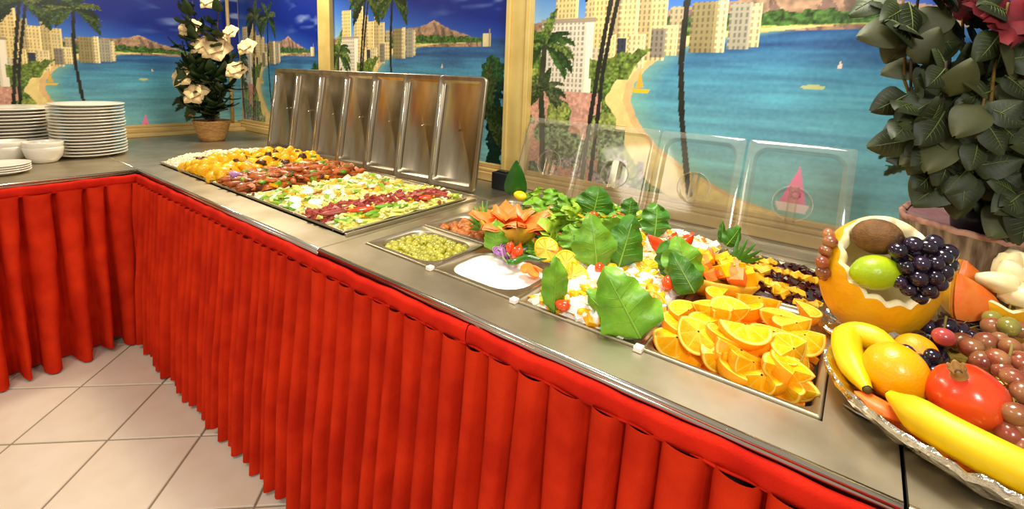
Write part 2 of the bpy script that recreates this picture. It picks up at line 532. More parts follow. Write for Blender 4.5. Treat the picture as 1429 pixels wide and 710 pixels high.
def paint(u, z):
    """u metres from the left edge of the print, z metres above the floor -> srgb"""
    n1 = fbm(u, z, 9, 1)
    n2 = fbm(u, z, 40, 5)
    n3 = fbm(u, z, 110, 9)
    HZ = 1.635
    k = np.clip(u / 1.5, 0, 1)
    h = np.clip((z - HZ) / .3, 0, 1)
    lo = np.array([.60, .76, .86])
    mid = np.array([.24, .45, .78])
    hi = np.array([.05, .14, .50])
    q = np.clip(k * .8 + h * .75, 0, 1)[:, None]
    img = np.where(q < .5, lo + (mid - lo) * q * 2, mid + (hi - mid) * (q * 2 - 1))
    cl = np.clip((fbm(u * .6, z * 1.6, 7, 31) - .62) * 6, 0, 1) * np.clip((u - .9) * 3, 0, 1)
    img = img * (1 - .6 * cl[:, None]) + .6 * cl[:, None] * np.array([.9, .92, .95])

    def put(mask, col, var=0.0, nn=None):
        nonlocal img
        nn = n2 if nn is None else nn
        c = np.array(col)[None, :] * (1 + var * (nn[:, None] - .5) * 2)
        img = np.where(mask[:, None], c, img)

    # sea
    sea = z < HZ + .004
    d = np.clip((HZ - z) / .65, 0, 1)[:, None]
    c0 = np.array([.14, .28, .50])
    c1 = np.array([.30, .55, .66])
    c2 = np.array([.50, .73, .73])
    sc = np.where(d < .3, c0 + (c1 - c0) * d / .3, c1 + (c2 - c1) * (d - .3) / .7)
    streak = (fbm(u * .5, z * 5, 9, 17) - .5)[:, None]
    sc = sc + streak * np.array([.12, .26, .24]) + (n3[:, None] - .5) * .07
    img = np.where(sea[:, None], sc, img)
    # volcano ridge
    ridge = np.interp(u, [0, .3, .55, .72, .84, .92, .97, 1.0, 1.08, 1.2, 1.3], [1.66, 1.672, 1.685, 1.705, 1.715, 1.728, 1.745, 1.735, 1.70, 1.665, 1.638]) + (n2 - .5) * .012
    put((z < ridge) & (z > 1.60) & (u < 1.32), (.62, .50, .40), .35)
    gul = fbm(u * 1.8 + z * .6, z * .3, 30, 41)
    put((z < ridge - .012) & (z > 1.60) & (u < 1.3) & (gul > .58), (.45, .36, .32), .3)
    fz = np.interp(u, [.5, .72, .86, 1.02, 1.32], [1.54, 1.58, 1.60, 1.615, 1.622])
    put((z < 1.662 + (n2 - .5) * .03 - np.clip(u - 1.0, 0, 1) * .05) & (z > fz) & (u < 1.34) & (u > .3), (.24, .36, .16), .7, n3)
    # shore and beach
    SZ = [.93, .97, 1.02, 1.09, 1.17, 1.25, 1.34, 1.41, 1.47, 1.52, 1.555, 1.58, 1.60, 1.615, 1.62]
    SU = [1.12, 1.0, .81, .66, .54, .47, .43, .44, .48, .54, .62, .72, .86, 1.02, 1.32]
    su = np.interp(z, SZ, SU)
    LU = [.70, .62, .54, .45, .39, .36, .345, .36, .385, .42, .46, .54, .68, .85, 1.30]
    lu = np.interp(z, SZ, LU)
    land = (u < su + (n2 - .5) * .01) & (z < 1.62)
    sh = np.clip((u - su) / .10, 0, 1)
    shallow = (~land) & (z < 1.6) & (sh < 1)
    img = np.where(shallow[:, None], img * (.35 + .65 * sh[:, None]) + np.array([.55, .74, .62]) * .65 * (1 - sh[:, None]), img)
    put(land, (.90, .80, .52), .10)
    put(land & (u > su - .03), (.86, .70, .48), .08)
    veg = land & (u < lu + (n1 - .5) * .09)
    put(veg, (.34, .44, .18), .8, n3)
    put(veg & (n1 > .60), (.55, .60, .28), .5, n3)
    # town on the left
    put((u < .32) & (z < 1.36) & (n1 < .56), (.78, .58, .50), .25, n3)
    put((u < .42) & (z < 1.22) & (n1 > .52), (.42, .48, .34), .9, n3)
    put((u < .5) & (z < 1.10) & (fbm(u, z, 22, 77) > .5), (.60, .56, .58), .7, n3)

    def tower(u0, u1, z0, z1, col, grid=.016, dark=.72, fl=.022):
        b = (u > u0) & (u < u1) & (z > z0) & (z < z1)
        put(b, col, .06)
        st = (((u - u0) / grid) % 1 < .42) & (((z - z0) / fl) % 1 < .6)
        put(b & st, tuple(np.array(col) * dark), .05)
        put(b & (u > u1 - (u1 - u0) * .14), tuple(np.minimum(1, np.array(col) * 1.12)), 0)
    cr = (.86, .76, .52)
    for (a, b, c, d_, cc) in ((.10, .20, 1.5, 1.84, cr), (.23, .27, 1.5, 1.76, (.80, .72, .52)), (.26, .33, 1.48, 1.87, (.88, .78, .52)),
                              (.33, .38, 1.48, 1.80, (.72, .64, .46)), (.37, .44, 1.48, 1.76, (.90, .80, .56)), (.44, .49, 1.5, 1.79, (.74, .66, .46)),
                              (.49, .54, 1.5, 1.75, (.84, .76, .54)), (.55, .60, 1.52, 1.70, (.70, .64, .50)), (.62, .70, 1.53, 1.71, (.55, .50, .34)),
                              (.70, .73, 1.53, 1.715, (.90, .82, .62)), (.735, .80, 1.54, 1.70, (.62, .60, .52)), (.80, .825, 1.55, 1.695, (.88, .80, .60))):
        tower(a, b, c, d_, cc)
    tower(.30, .36, 1.47, 1.60, (.90, .80, .56))
    tower(.365, .40, 1.48, 1.585, (.20, .22, .28))
    tower(.41, .47, 1.47, 1.60, (.88, .80, .60))
    tower(.49, .54, 1.51, 1.62, (.52, .48, .42))
    tower(.54, .58, 1.52, 1.63, (.88, .80, .58))
    tower(.04, .27, 1.36, 1.66, (.84, .80, .72), .018, .68)
    put((u > .035) & (u < .275) & (z > 1.655) & (z < 1.672), (.62, .56, .48))
    tower(.27, .33, 1.42, 1.55, (.82, .76, .62), .02, .8)
    put((u > .26) & (u < .60) & (z > 1.42) & (z < 1.50 + (u - .26) * .18 + (n2 - .5) * .05) & (u < lu + .05), (.38, .46, .18), .7, n3)

    # boats
    put(inpoly(u, z, [(.445, 1.39), (.475, 1.395), (.46, 1.46)]), (.86, .66, .22))
    put(inpoly(u, z, [(.43, 1.388), (.50, 1.388), (.49, 1.372), (.44, 1.372)]), (.93, .72, .10))
    put(inpoly(u, z, [(.93, 1.03), (1.0, 1.03), (.975, 1.16)]), (.93, .50, .66))
    put(inpoly(u, z, [(.92, 1.03), (1.01, 1.03), (1.0, 1.0), (.93, 1.0)]), (.95, .86, .88))
    put(np.abs(np.hypot(u - .972, z - 1.062) - .012) < .003, (.7, .25, .45))
    put(((u - .98) / .03) ** 2 + ((z - 1.42) / .008) ** 2 < 1, (.72, .76, .52))
    put(inpoly(u, z, [(1.03, 1.48), (1.045, 1.48), (1.038, 1.505)]), (.90, .78, .70))
    put(inpoly(u, z, [(.66, 1.50), (.78, 1.495), (.77, 1.43), (.67, 1.44)]), (.90, .80, .60)) if False else None
    put((u > 1.33) & (u < 1.385) & (z > 1.60) & (z < 1.665), (.82, .76, .58), .1)
    put((u > 1.372) & (u < 1.380) & (z > 1.60) & (z < 1.69), (.6, .52, .40))

    # palms of the print
    def trunk(pts, w0, col=(.13, .13, .10)):
        for a, b in zip(pts[:-1], pts[1:]):
            dd, t = segd(u, z, a[0], a[1], b[0], b[1])
            put(dd < w0 * (1 + .25 * t), col, .25)

    def crown(cu, cz, L, n, seed, cols):
        rs = np.random.RandomState(seed)
        for i in range(n):
            a = -.35 + (math.pi + .7) * i / (n - 1) + rs.uniform(-.1, .1)
            ll = L * rs.uniform(.75, 1.1)
            pu, pz = cu, cz
            du, dz = math.cos(a), math.sin(a)
            c = cols[i % len(cols)]
            for s_ in range(7):
                nu, nz_ = pu + du * ll / 7, pz + dz * ll / 7
                dd, t = segd(u, z, pu, pz, nu, nz_)
                f = (s_ + t) / 7
                wd = L * .17 * np.sin(np.clip(f, 0.05, 1) * 3.0) * (.45 + .9 * n3)
                below = (z < pz + (nz_ - pz) * t + .004)
                put((dd < wd) & below, c, .7, n3)
                put(dd < .003, tuple(np.array(c) * .7))
                pu, pz = nu, nz_
                dz -= .30
                l2 = math.hypot(du, dz)
                du, dz = du / l2, dz / l2
    gr = [(.16, .24, .10), (.24, .32, .12), (.10, .16, .08), (.34, .38, .16)]
    trunk([(.355, 1.92), (.325, 1.70), (.295, 1.45), (.275, 1.25), (.255, .98)], .008)
    trunk([(.385, 1.92), (.335, 1.60), (.315, 1.45), (.305, 1.25), (.29, .98)], .007)
    trunk([(.612, 1.90), (.600, 1.70), (.598, 1.50), (.615, 1.30), (.650, 1.08), (.665, 1.0)], .0085)
    crown(.36, 1.90, .22, 11, 3, gr)
    crown(.612, 1.885, .20, 10, 8, gr)
    crown(.055, 1.555, .17, 11, 5, [(.22, .34, .14), (.14, .24, .10), (.36, .44, .20)])
    trunk([(.055, 1.55), (.045, 1.38), (.06, 1.2), (.07, 1.0)], .012, (.22, .24, .16))
    crown(.06, 1.36, .13, 9, 15, [(.20, .26, .14), (.30, .34, .20)])
    # tree at the right edge
    e = ((u - 1.40) / .085) ** 2 + ((z - 1.45) / .10) ** 2 + (n2 - .5) * 1.1
    put((e < 1), (.12, .28, .14), .8, n3)
    put((np.abs(u - 1.42 - (n1 - .5) * .09) < .055 + (n2 - .5) * .05) & (z < 1.42), (.06, .16, .12), .7, n3)
    for i in range(5):
        crown(1.36, 1.27 - i * .012, .22, 5, 50 + i, [(.20, .26, .12), (.14, .2, .1)])
    # small printed line at the foot of the sheet
    put((u > 1.40) & (u < 1.48) & (z > .972) & (z < .984) & (((u * 160) % 1) < .7), (.85, .9, .92))
    return np.clip(img, 0, 1)


M_PRINT = bpy.data.materials.new('printed_mural')
M_PRINT.use_nodes = True
pn = M_PRINT.node_tree
ca = pn.nodes.new('ShaderNodeVertexColor')
ca.layer_name = 'print'
pb = pn.nodes['Principled BSDF']
pb.inputs['Roughness'].default_value = 0.28
pb.inputs['Specular IOR Level'].default_value = 0.5
pn.links.new(ca.outputs['Color'], pb.inputs['Base Color'])


def mural(label, axis, a0, a1, z0, z1, su, u0, zoff, step, sz=1.0):
    L = a1 - a0
    nu = int(L / step) + 1
    nz = int((z1 - z0) / step) + 1
    A, Z = np.meshgrid(np.linspace(0, L, nu), np.linspace(z0, z1, nz))
    A = A.ravel()
    Z = Z.ravel()
    col = lin(paint(A / su + u0, .97 + (Z - .97) / sz + zoff))
    v = np.zeros((A.size, 3), np.float32)
    wave = (fbm(A, Z, 3, 90) - .5) * 0.006
    if axis == 'x':
        v[:, 0] = a0 + A
        v[:, 1] = WY - .006 + wave * .6
    else:
        v[:, 1] = a0 + A
        v[:, 0] = WX + .006 - wave * .6
    v[:, 2] = Z
    idx = np.arange(nu * nz).reshape(nz, nu)
    q = np.stack([idx[:-1, :-1], idx[:-1, 1:], idx[1:, 1:], idx[1:, :-1]], -1).reshape(-1, 4)
    me = bpy.data.meshes.new('mural_sheet')
    me.vertices.add(len(v))
    me.vertices.foreach_set('co', v.ravel())
    me.loops.add(q.size)
    me.loops.foreach_set('vertex_index', q.ravel().astype(np.int32))
    me.polygons.add(len(q))
    me.polygons.foreach_set('loop_start', np.arange(0, q.size, 4, dtype=np.int32))
    me.polygons.foreach_set('use_smooth', np.ones(len(q), bool))
    me.update(calc_edges=True)
    at = me.color_attributes.new('print', 'FLOAT_COLOR', 'POINT')
    at.data.foreach_set('color', np.hstack([col, np.ones((len(col), 1))]).astype(np.float32).ravel())
    me.materials.append(M_PRINT)
    o = link('beach_mural', me)
    tag(o, label, 'mural')


mural('printed beach mural on the left wall above the plate stacks', 'y', -.50, WY - .01, .97, 2.1, 1.0, 0.02, .10, .006)
mural('dark narrow beach mural on the back wall between the room corner and the first post', 'x', WX + .01, -.17, .97, 2.1, .86, .03, .06, .006)
mural('blue beach mural on the back wall between the two yellow posts, above the steel lids', 'x', -.03, 1.505, .97, 2.1, 1.02, .0, 0, .0045)
mural('large beach mural on the back wall right of the wide post, behind the clear lids', 'x', 1.65, 4.2, .97, 2.1, 1.2, .0, 0, .004, 1.07)

# posts and sills
tag(link('trim_1', MB().box((-.175, WY - .035, .96), (-.03, WY, 2.7), 0, None, .004).mesh('trim_1', M_BEIGE, False)), kind='structure')
pm = MB().box((1.505, WY - .03, .96), (1.65, WY, 2.7))
pm.box((1.505, WY - .045, .96), (1.53, WY - .03, 2.7)).box((1.625, WY - .045, .96), (1.65, WY - .03, 2.7))
tag(link('trim_2', pm.mesh('trim_2', M_BEIGE, False), bev=.003), kind='structure')
sm = MB().box((WX, 1.11, .90), (4.4, WY, .945)).box((WX, 1.125, .945), (4.4, WY, .962)).box((WX, 1.15, .962), (4.4, WY, .985))
tag(link('trim_3', sm.mesh('trim_3', M_SILL, False), bev=.004), kind='structure')
sm = MB().box((WX, -1.7, .90), (-1.27, 1.11, .925)).box((WX, -1.7, .925), (-1.36, 1.11, .955)).box((WX, -1.7, .955), (-1.42, 1.11, .975))
tag(link('trim_4', sm.mesh('trim_4', M_SILL, False), bev=.004), kind='structure')
sm = MB().tube([(-1.40, 1.06, .975), (-1.40, 1.06, 1.5), (-1.40, 1.06, 2.2)], .014, 10)
tag(link('trim_5', sm.mesh('trim_5', M_SILL)), kind='structure')

# ------------------------------------------------------------------ counters
H = .90


def counter(name, label, x0, x1, y0, y1, holes, side='y', lip=None):
    t = thing(name, label, 'counter', (x0, y0, 0))
    mb = MB()
    T0 = H - .012
    if holes:
        hx0, hx1, hy0, hy1 = holes
        mb.box((0, 0, T0), (x1 - x0, hy0 - y0, H))
        mb.box((0, hy1 - y0, T0), (x1 - x0, y1 - y0, H))
        mb.box((0, hy0 - y0, T0), (hx0 - x0, hy1 - y0, H))
        mb.box((hx1 - x0, hy0 - y0, T0), (x1 - x0, hy1 - y0, H))
    else:
        mb.box((0, 0, T0), (x1 - x0, y1 - y0, H))
    link('worktop', mb.mesh('worktop', M_STEEL, False), t)
    lp = MB()
    if side == 'y':
        lp.tube([(0, .002, H - .006), ((x1 - x0), .002, H - .006)], .0075, 10)
        lp.box((0, -.004, H - .028), (x1 - x0, .004, H - .008))
    else:
        lp.tube([(x1 - x0 - .002, 0, H - .006), (x1 - x0 - .002, lip, H - .006)], .0075, 10)
        lp.box((x1 - x0 - .004, 0, H - .028), (x1 - x0 + .004, lip, H - .008))
    link('rolled_edge', lp.mesh('rolled_edge', M_STEELB), t)
    cb = MB()
    a, b = x1 - x0, y1 - y0
    e = .035
    for q in (((e, e, .02), (a - e, e + .012, T0)), ((e, b - e, .02), (a - e, b - e + .012, T0)), ((e, e, .02), (e + .012, b - e, T0)), ((a - e - .012, e, .02), (a - e, b - e, T0)), ((e, e, .0), (a - e, b - e, .02))):
        cb.box(*q)
    link('cabinet', cb.mesh('cabinet', M_CAB, False), t)
    return t


HX0, HX1 = -.15, 1.625
counter('steam_counter', 'long steel steam counter under the hot food trays', -.08, 1.672, 0, 1.108, (HX0 + .06 - .0, HX1, .118, .745))
counter('salad_counter', 'steel cold counter holding the olive, dressing and orange pans', 1.675, 3.088, 0, 1.108, (1.744, 2.987, .118, .90))
counter('end_counter', 'dark steel counter end under the foil fruit platter, right of the black joint', 3.094, 4.3, 0, 1.108, None)
counter('plate_counter', 'steel side counter carrying the plate and bowl stacks', -1.27, 0, -1.7, -.003, None, 'x', 1.697)
counter('corner_counter', 'plain steel corner counter under the white flower pot', -1.27, -.083, -.001, 1.108, None)


# ------------------------------------------------------------------ red pleated skirts
def skirt(label, p0, d, n, L, pitch, flare, groove, seed, deep=1.5):
    r_ = random.Random(seed)
    d = Vector(d)
    n = Vector(n)
    t = thing('table_skirt', label, 'table skirt', (p0[0], p0[1], 0))
    # header band, a soft roll of cloth
    hb = MB()
    nseg = max(8, int(L / .04))
    prof = [(.002, .880), (.011, .880), (.0175, .868), (.0185, .848), (.015, .836), (.004, .832)]

    def f(u, v):
        k = int(round(v * (len(prof) - 1)))
        o_, z_ = prof[k]
        s = u * L
        wv = .003 * math.sin(s * 23 + seed) + .002 * math.sin(s * 61)
        p = d * s + n * (o_ + (.0025 * math.sin(s * 37 + seed * 2) if 0 < k < 5 else 0))
        return (p.x, p.y, z_ + wv * .5)
    hb.grid(nseg * 2, len(prof), f)
    link('header_band', hb.mesh('header_band', M_REDB), t)
    ed = MB().tube([tuple(d * (L * i / 30) + n * .0145 + Vector((0, 0, .838 + .0015 * math.sin(i * 1.7)))) for i in range(31)], .0028, 6)
    link('band_seam', ed.mesh('band_seam', M_REDB), t)
    # pleats
    edges = [0]
    while edges[-1] < L - pitch * .6:
        edges.append(edges[-1] + pitch * r_.uniform(.78, 1.25))
    sc = L / edges[-1]
    edges = [e * sc for e in edges]
    K = 12
    rows = 26
    sway = [r_.uniform(-1, 1) for _ in edges]
    dep = [r_.uniform(.75, 1.2) for _ in edges]
    low = [r_.uniform(-.012, .012) for _ in edges]
    gr = [groove * r_.uniform(.6, 1.3) for _ in edges]
    fr_ = [r_.uniform(0, 6.28) for _ in edges]
    mb = MB()
    cols = (len(edges) - 1) * K + 1
    vs = []
    for j in range(rows):
        h = j / (rows - 1)
        for c in range(cols):
            i = min(c // K, len(edges) - 2)
            f_ = (c - i * K) / K
            f_ = f_ / .667 * .82 if f_ <= .667 else .82 + (f_ - .667) / .333 * .18
            w_ = edges[i + 1] - edges[i]
            # folded pleat: swelling face, then a deep groove that opens towards the hem
            g = .18 + gr[i] * h
            amp = (.019 + .036 * min(1, h * 1.6)) * dep[i]
            if f_ < 1 - g:
                q = f_ / (1 - g)
                o_ = amp * (max(0, math.sin(math.pi * q)) ** .45) * (.72 + .28 * q)
            else:
                q = (f_ - (1 - g)) / g
                o_ = -amp * deep * math.sin(math.pi * q) ** .5
            s = edges[i] + f_ * w_
            sw = (sway[i] * (1 - f_) + sway[i + 1] * f_) * .010 * h ** 1.3 + .004 * math.sin(h * 5 + fr_[i])
            if i == 0 and f_ < .3 or i == len(edges) - 2 and f_ > .7:
                sw = 0
            # faces narrow slightly near the top of a groove
            o2 = max(.014 + .012 * (deep > 2) + o_ + flare * h ** 1.25, -.026)
            z_ = .842 - (.842 - .018 - low[i] * 1) * h
            p = d * (s + sw) + n * o2
            vs.append((p.x, p.y, max(.006, z_)))
    fs = []
    for j in range(rows - 1):
        for c in range(cols - 1):
            fs.append((j * cols + c, j * cols + c + 1, (j + 1) * cols + c + 1, (j + 1) * cols + c))
    mb.add(vs, fs)
    link('pleated_cloth', mb.mesh('pleated_cloth', M_RED), t)


XF = -.0
skirt('red pleated skirt of the plate counter, left of the inner corner', (.004, -1.69), (0, 1, 0), (1, 0, 0), 1.68, .096, .035, .36, 11, 2.3)
skirt('short red pleated skirt piece from the inner corner to the first seam', (.02, -.004), (1, 0, 0), (0, -1, 0), .338, .05, .034, .08, 12)
skirt('long red pleated skirt of the front counter between its two seams', (.362, -.004), (1, 0, 0), (0, -1, 0), 1.946, .064, .042, .10, 13)
skirt('red pleated skirt of the front counter below the salad and orange pans', (2.312, -.004), (1, 0, 0), (0, -1, 0), .776, .078, .042, .12, 14)
skirt('red pleated skirt under the fruit platter end', (3.094, -.004), (1, 0, 0), (0, -1, 0), .9, .078, .042, .1, 15)

# ------------------------------------------------------------------ crockery on the side counter
def plate_mesh(rad, h, mtl=M_CHINA):
    pr = [(0, .004), (rad * .60, .004), (rad * .66, .0), (rad * .70, .003), (rad * .97, h), (rad, h + .001), (rad, h + .005), (rad * .95, h + .006), (rad * .70, .010), (rad * .62, .008), (0, .008)]
    return MB().lathe(pr, 40).mesh('plate', mtl)


r1 = random.Random(3)
ORD = ['topmost', 'second from the top', 'third from the top', 'fourth from the top', 'fifth from the top', 'sixth from the top', 'seventh from the top', 'eighth from the top', 'ninth from the top', 'tenth from the top',
       'eleventh from the top', 'twelfth from the top', 'thirteenth from the top', 'fourth from the bottom', 'third from the bottom', 'second from the bottom', 'bottom']
ORDL = ORD[:11] + ['third from the bottom', 'second from the bottom', 'bottom']
pl = plate_mesh(.172, .017)
_p = G(127, 216, H)
px, py = _p.x, _p.y
base = None
for k in range(17):
    o = link('plate', pl, None, (px + r1.uniform(-.003, .003), py + r1.uniform(-.003, .003), H + .0006 + k * .0176), (0, 0, r1.uniform(0, 6)))
    tag(o, 'white dinner plate in the right-hand tall stack beside the flower pot counter', 'plate', 'plates in the right stack')
    o['label'] = 'white dinner plate of the right-hand tall stack, ' + ORD[16 - k]
pl2 = plate_mesh(.205, .018)
c = G(26, 212, H)
for k in range(14):
    o = link('plate', pl2, None, (c.x + r1.uniform(-.004, .004), c.y + r1.uniform(-.004, .004), H + .0006 + k * .0186), (0, 0, r1.uniform(0, 6)))
    tag(o, 'large white plate of the wide left stack, ' + ORDL[13 - k], 'plate', 'plates in the left stack')


def bowl_mesh(rad, h):
    pr = [(0, .006), (rad * .5, .006), (rad * .55, 0), (rad * .62, .004), (rad * .88, h * .38), (rad * .98, h * .8), (rad, h), (rad * .985, h + .003), (rad * .955, h), (rad * .93, h * .75), (rad * .82, h * .4), (rad * .5, .014), (0, .012)]
    return MB().lathe(pr, 36).mesh('bowl', M_CHINA)


bm_ = bowl_mesh(.083, .082)
for k in range(2):
    tag(link('bowl', bm_, None, (*G(63, 226, H).xy, H + k * .028)), 'white soup bowl of the short stack in front of the right plate stack' if k == 0 else 'upper white soup bowl nested in the one before the plate stacks', 'bowl', 'soup bowls')
for k in range(2):
    tag(link('bowl', bm_, None, (*G(10, 226, H).xy, H + k * .028)), 'white soup bowl at the left picture edge behind the saucers' if k == 0 else 'upper nested white soup bowl at the left picture edge', 'bowl', 'soup bowls')
sm_ = plate_mesh(.105, .014)
for k in range(4):
    tag(link('saucer', sm_, None, (*G(2, 242, H).xy, H + k * .0105)), 'white saucer of the low stack at the left edge, ' + ('bottom', 'second from the bottom', 'second from the top', 'topmost')[k], 'saucer', 'saucers in the low stack')


# ------------------------------------------------------------------ pans
def rrect(x0, y0, x1, y1, r_, z, n=5):
    out = []
    for (cx, cy, a0) in ((x1 - r_, y1 - r_, 0), (x0 + r_, y1 - r_, 90), (x0 + r_, y0 + r_, 180), (x1 - r_, y0 + r_, 270)):
        for k in range(n + 1):
            a = R(a0 + 90 * k / n)
            out.append((cx + r_ * math.cos(a), cy + r_ * math.sin(a), z))
    return out


def ringmesh(mb, rings, cap=True, mi=0):
    n = len(rings[0])
    vs = [p for r_ in rings for p in r_]
    fs = []
    for j in range(len(rings) - 1):
        for i in range(n):
            k = (i + 1) % n
            fs.append((j * n + i, j * n + k, (j + 1) * n + k, (j + 1) * n + i))
    if cap:
        fs.append(tuple(range((len(rings) - 1) * n, len(rings) * n)))
    return mb.add(vs, fs, mi)


def pan(label, x0, x1, y0, y1, r_=.03, rim=.014, depth=.07, zt=.004, mt=None, cat='food pan'):
    g = .0015
    x0 += g
    x1 -= g
    y0 += g
    y1 -= g
    t = thing('food_pan', label, cat, ((x0 + x1) / 2, (y0 + y1) / 2, H - depth))
    ox, oy, oz = t.location
    z = H + zt - oz
    a, b, c_, d = x0 - ox, y0 - oy, x1 - ox, y1 - oy

    def rr(i, rad, zz):
        return rrect(a + i, b + i, c_ - i, d - i, max(rad, .002), zz)
    rings = [rr(0, .006, z - .006), rr(0, .006, z), rr(.003, .006, z + .0025), rr(.006, .008, z), rr(rim, r_, z), rr(rim + .003, r_, z - .006), rr(rim + .008, r_ * .95, z - depth * .8), rr(rim + .02, r_ * .8, z - depth + .001)]
    mb = MB()
    ringmesh(mb, rings)
    link('tray', mb.mesh('tray', mt or M_STEEL), t)
    return t


XS = [1.744, 2.048, 2.345, 2.666, 2.987]
YA = .118
pan('steel pan full of green olives', XS[0], XS[1], YA, .365, .055, .020)
pan('steel pan of small brown fried balls behind the olives', XS[0], XS[1], .370, .60, .055, .020)
pan('steel pan of smooth white dressing', XS[1], XS[2], YA, .375, .075, .020)
pan('steel pan under the onions, chilies and lemon twists', XS[1], XS[2], .380, .64, .03)
pan('steel pan of egg and citrus salad with a big lettuce leaf in front', XS[2], XS[3], YA, .50, .03)
pan('steel pan of orange wedges', XS[3], XS[4], YA, .545, .03, .012, .085)
pan('steel pan of beans and pineapple with a bright rim', XS[3], XS[4], .550, .895, .03)
pan('steel pan of white salad behind the egg salad', XS[2], XS[3], .505, .895, .03)
pan('steel pan under the tomato rose and green salad', XS[1], XS[2], .645, .895, .03)
pan('steel pan under the carved papaya flower', XS[0], XS[1], .605, .895, .03)

HY1 = .745
HP = [(-.09, .17, 'white rice'), (.17, .60, 'golden potatoes'), (.60, .93, 'roast meat'), (.93, 1.305, 'egg salad beside the meat'), (1.305, 1.622, 'ham and cabbage')]
for a, b, nm in HP:
    pan('steel hot tray of ' + nm, a, b, .120, HY1, .025, .010, .06, .012)

# small white clips and bars between pans
br = MB()
br.box((-.003, 0, 0), (.003, .26, .006)).box((-.010, -.012, 0), (.010, .006, .009))
brm = br.mesh('adapter_bar', M_STEELB, False)
for i, (x, nm) in enumerate(((XS[1], 'bar between the olive pan and the white dressing pan'), (XS[2], 'bar between the white dressing pan and the egg salad pan'), (XS[3], 'bar between the egg salad pan and the orange pan'))):
    t = thing('pan_bar', 'narrow steel ' + nm, 'pan bar', (x, .118, H + .0065))
    link('bar', MB().box((-.003, 0, 0), (.003, .26, .003)).mesh('bar', M_STEELB, False), t)
    link('clip', MB().box((-.009, -.012, -.006), (.009, .007, .005)).mesh('clip', M_WPLAST, False), t, bev=.0015)

# two raised steel ribs at the right end of the hot section
t = thing('tray_rail', 'raised steel rail along the right side of the ham tray', 'rail', (1.640, .118, H))
link('rail', MB().box((-.006, 0, 0), (.004, .66, .010)).mesh('rail', M_STEEL, False), t, bev=.002)


# ------------------------------------------------------------------ steel lids standing open behind the hot trays
def steel_lid(i, x, y, rz, tilt):
    W_, L_ = .290, .545
    lab = ['leftmost steel pan lid standing open, nearest the room corner', 'second steel pan lid from the left, standing open', 'third steel pan lid from the left, standing open',
           'middle steel pan lid of the seven, standing open', 'fifth steel pan lid from the left, standing open', 'sixth steel pan lid, half covered by the rightmost one',
           'rightmost steel pan lid, fully seen, by the black gap'][i]
    t = thing('leaning_steel_cover', lab, 'pan cover', (x, y, H + .004), (R(-tilt), 0, R(rz)), 'steel lids behind the hot food')
    z0, z1, a = 0, L_, W_ / 2

    def rr(ins, rad, dy):
        return [(p[0], dy, p[1]) for p in rrect(-a + ins, z0 + ins, a - ins, z1 - ins, rad, 0, 6)]
    rings = [rr(0, .028, .012), rr(0, .028, .0), rr(.004, .026, -.003), rr(.010, .024, 0), rr(.020, .022, .002), rr(.026, .02, .004), rr(.034, .03, .022)]
    mb = MB()
    ringmesh(mb, rings)
    link('lid_sheet', mb.mesh('lid_sheet', M_LID), t)
    ri = MB().tube([(-a + .024, -.001, .05), (-a + .024, -.001, L_ - .05)], .004, 8)
    link('pressed_rib', ri.mesh('pressed_rib', M_STEELB), t)
    sc = MB().ball((.0, .020, L_ * .52), (.005, .004, .005), 10, 6)
    link('rivet', sc.mesh('rivet', M_STEELB if i < 6 else M_DMEAT), t)
    hn = MB().tube([(-.05, .028, .30), (-.05, .055, .30), (.05, .055, .30), (.05, .028, .30)], .005, 8)
    link('handle', hn.mesh('handle', M_STEELB), t)


for i in range(7):
    f_ = i / 6
    steel_lid(i, -.10 + i * .2535, .795 + .045 * f_, 5.0, 8.5)
link('hinge_rail', MB().box((-.25, .815, 0), (1.70, .830, .004)).mesh('hinge_rail', M_STEEL, False), bpy.data.objects['steam_counter'], (.08, 0, H))

# dark box in the gap right of the lids
t = thing('black_box', 'small black box between the rightmost steel lid and the wide post', 'box', (1.60, 1.03, H))
link('box_body', MB().box((-.05, -.035, 0), (.05, .035, .085)).mesh('box_body', M_BLACK, False), t, bev=.006)
link('box_top', MB().box((-.03, -.02, .085), (.03, .02, .092)).mesh('box_top', M_BLACK, False), t, bev=.002)


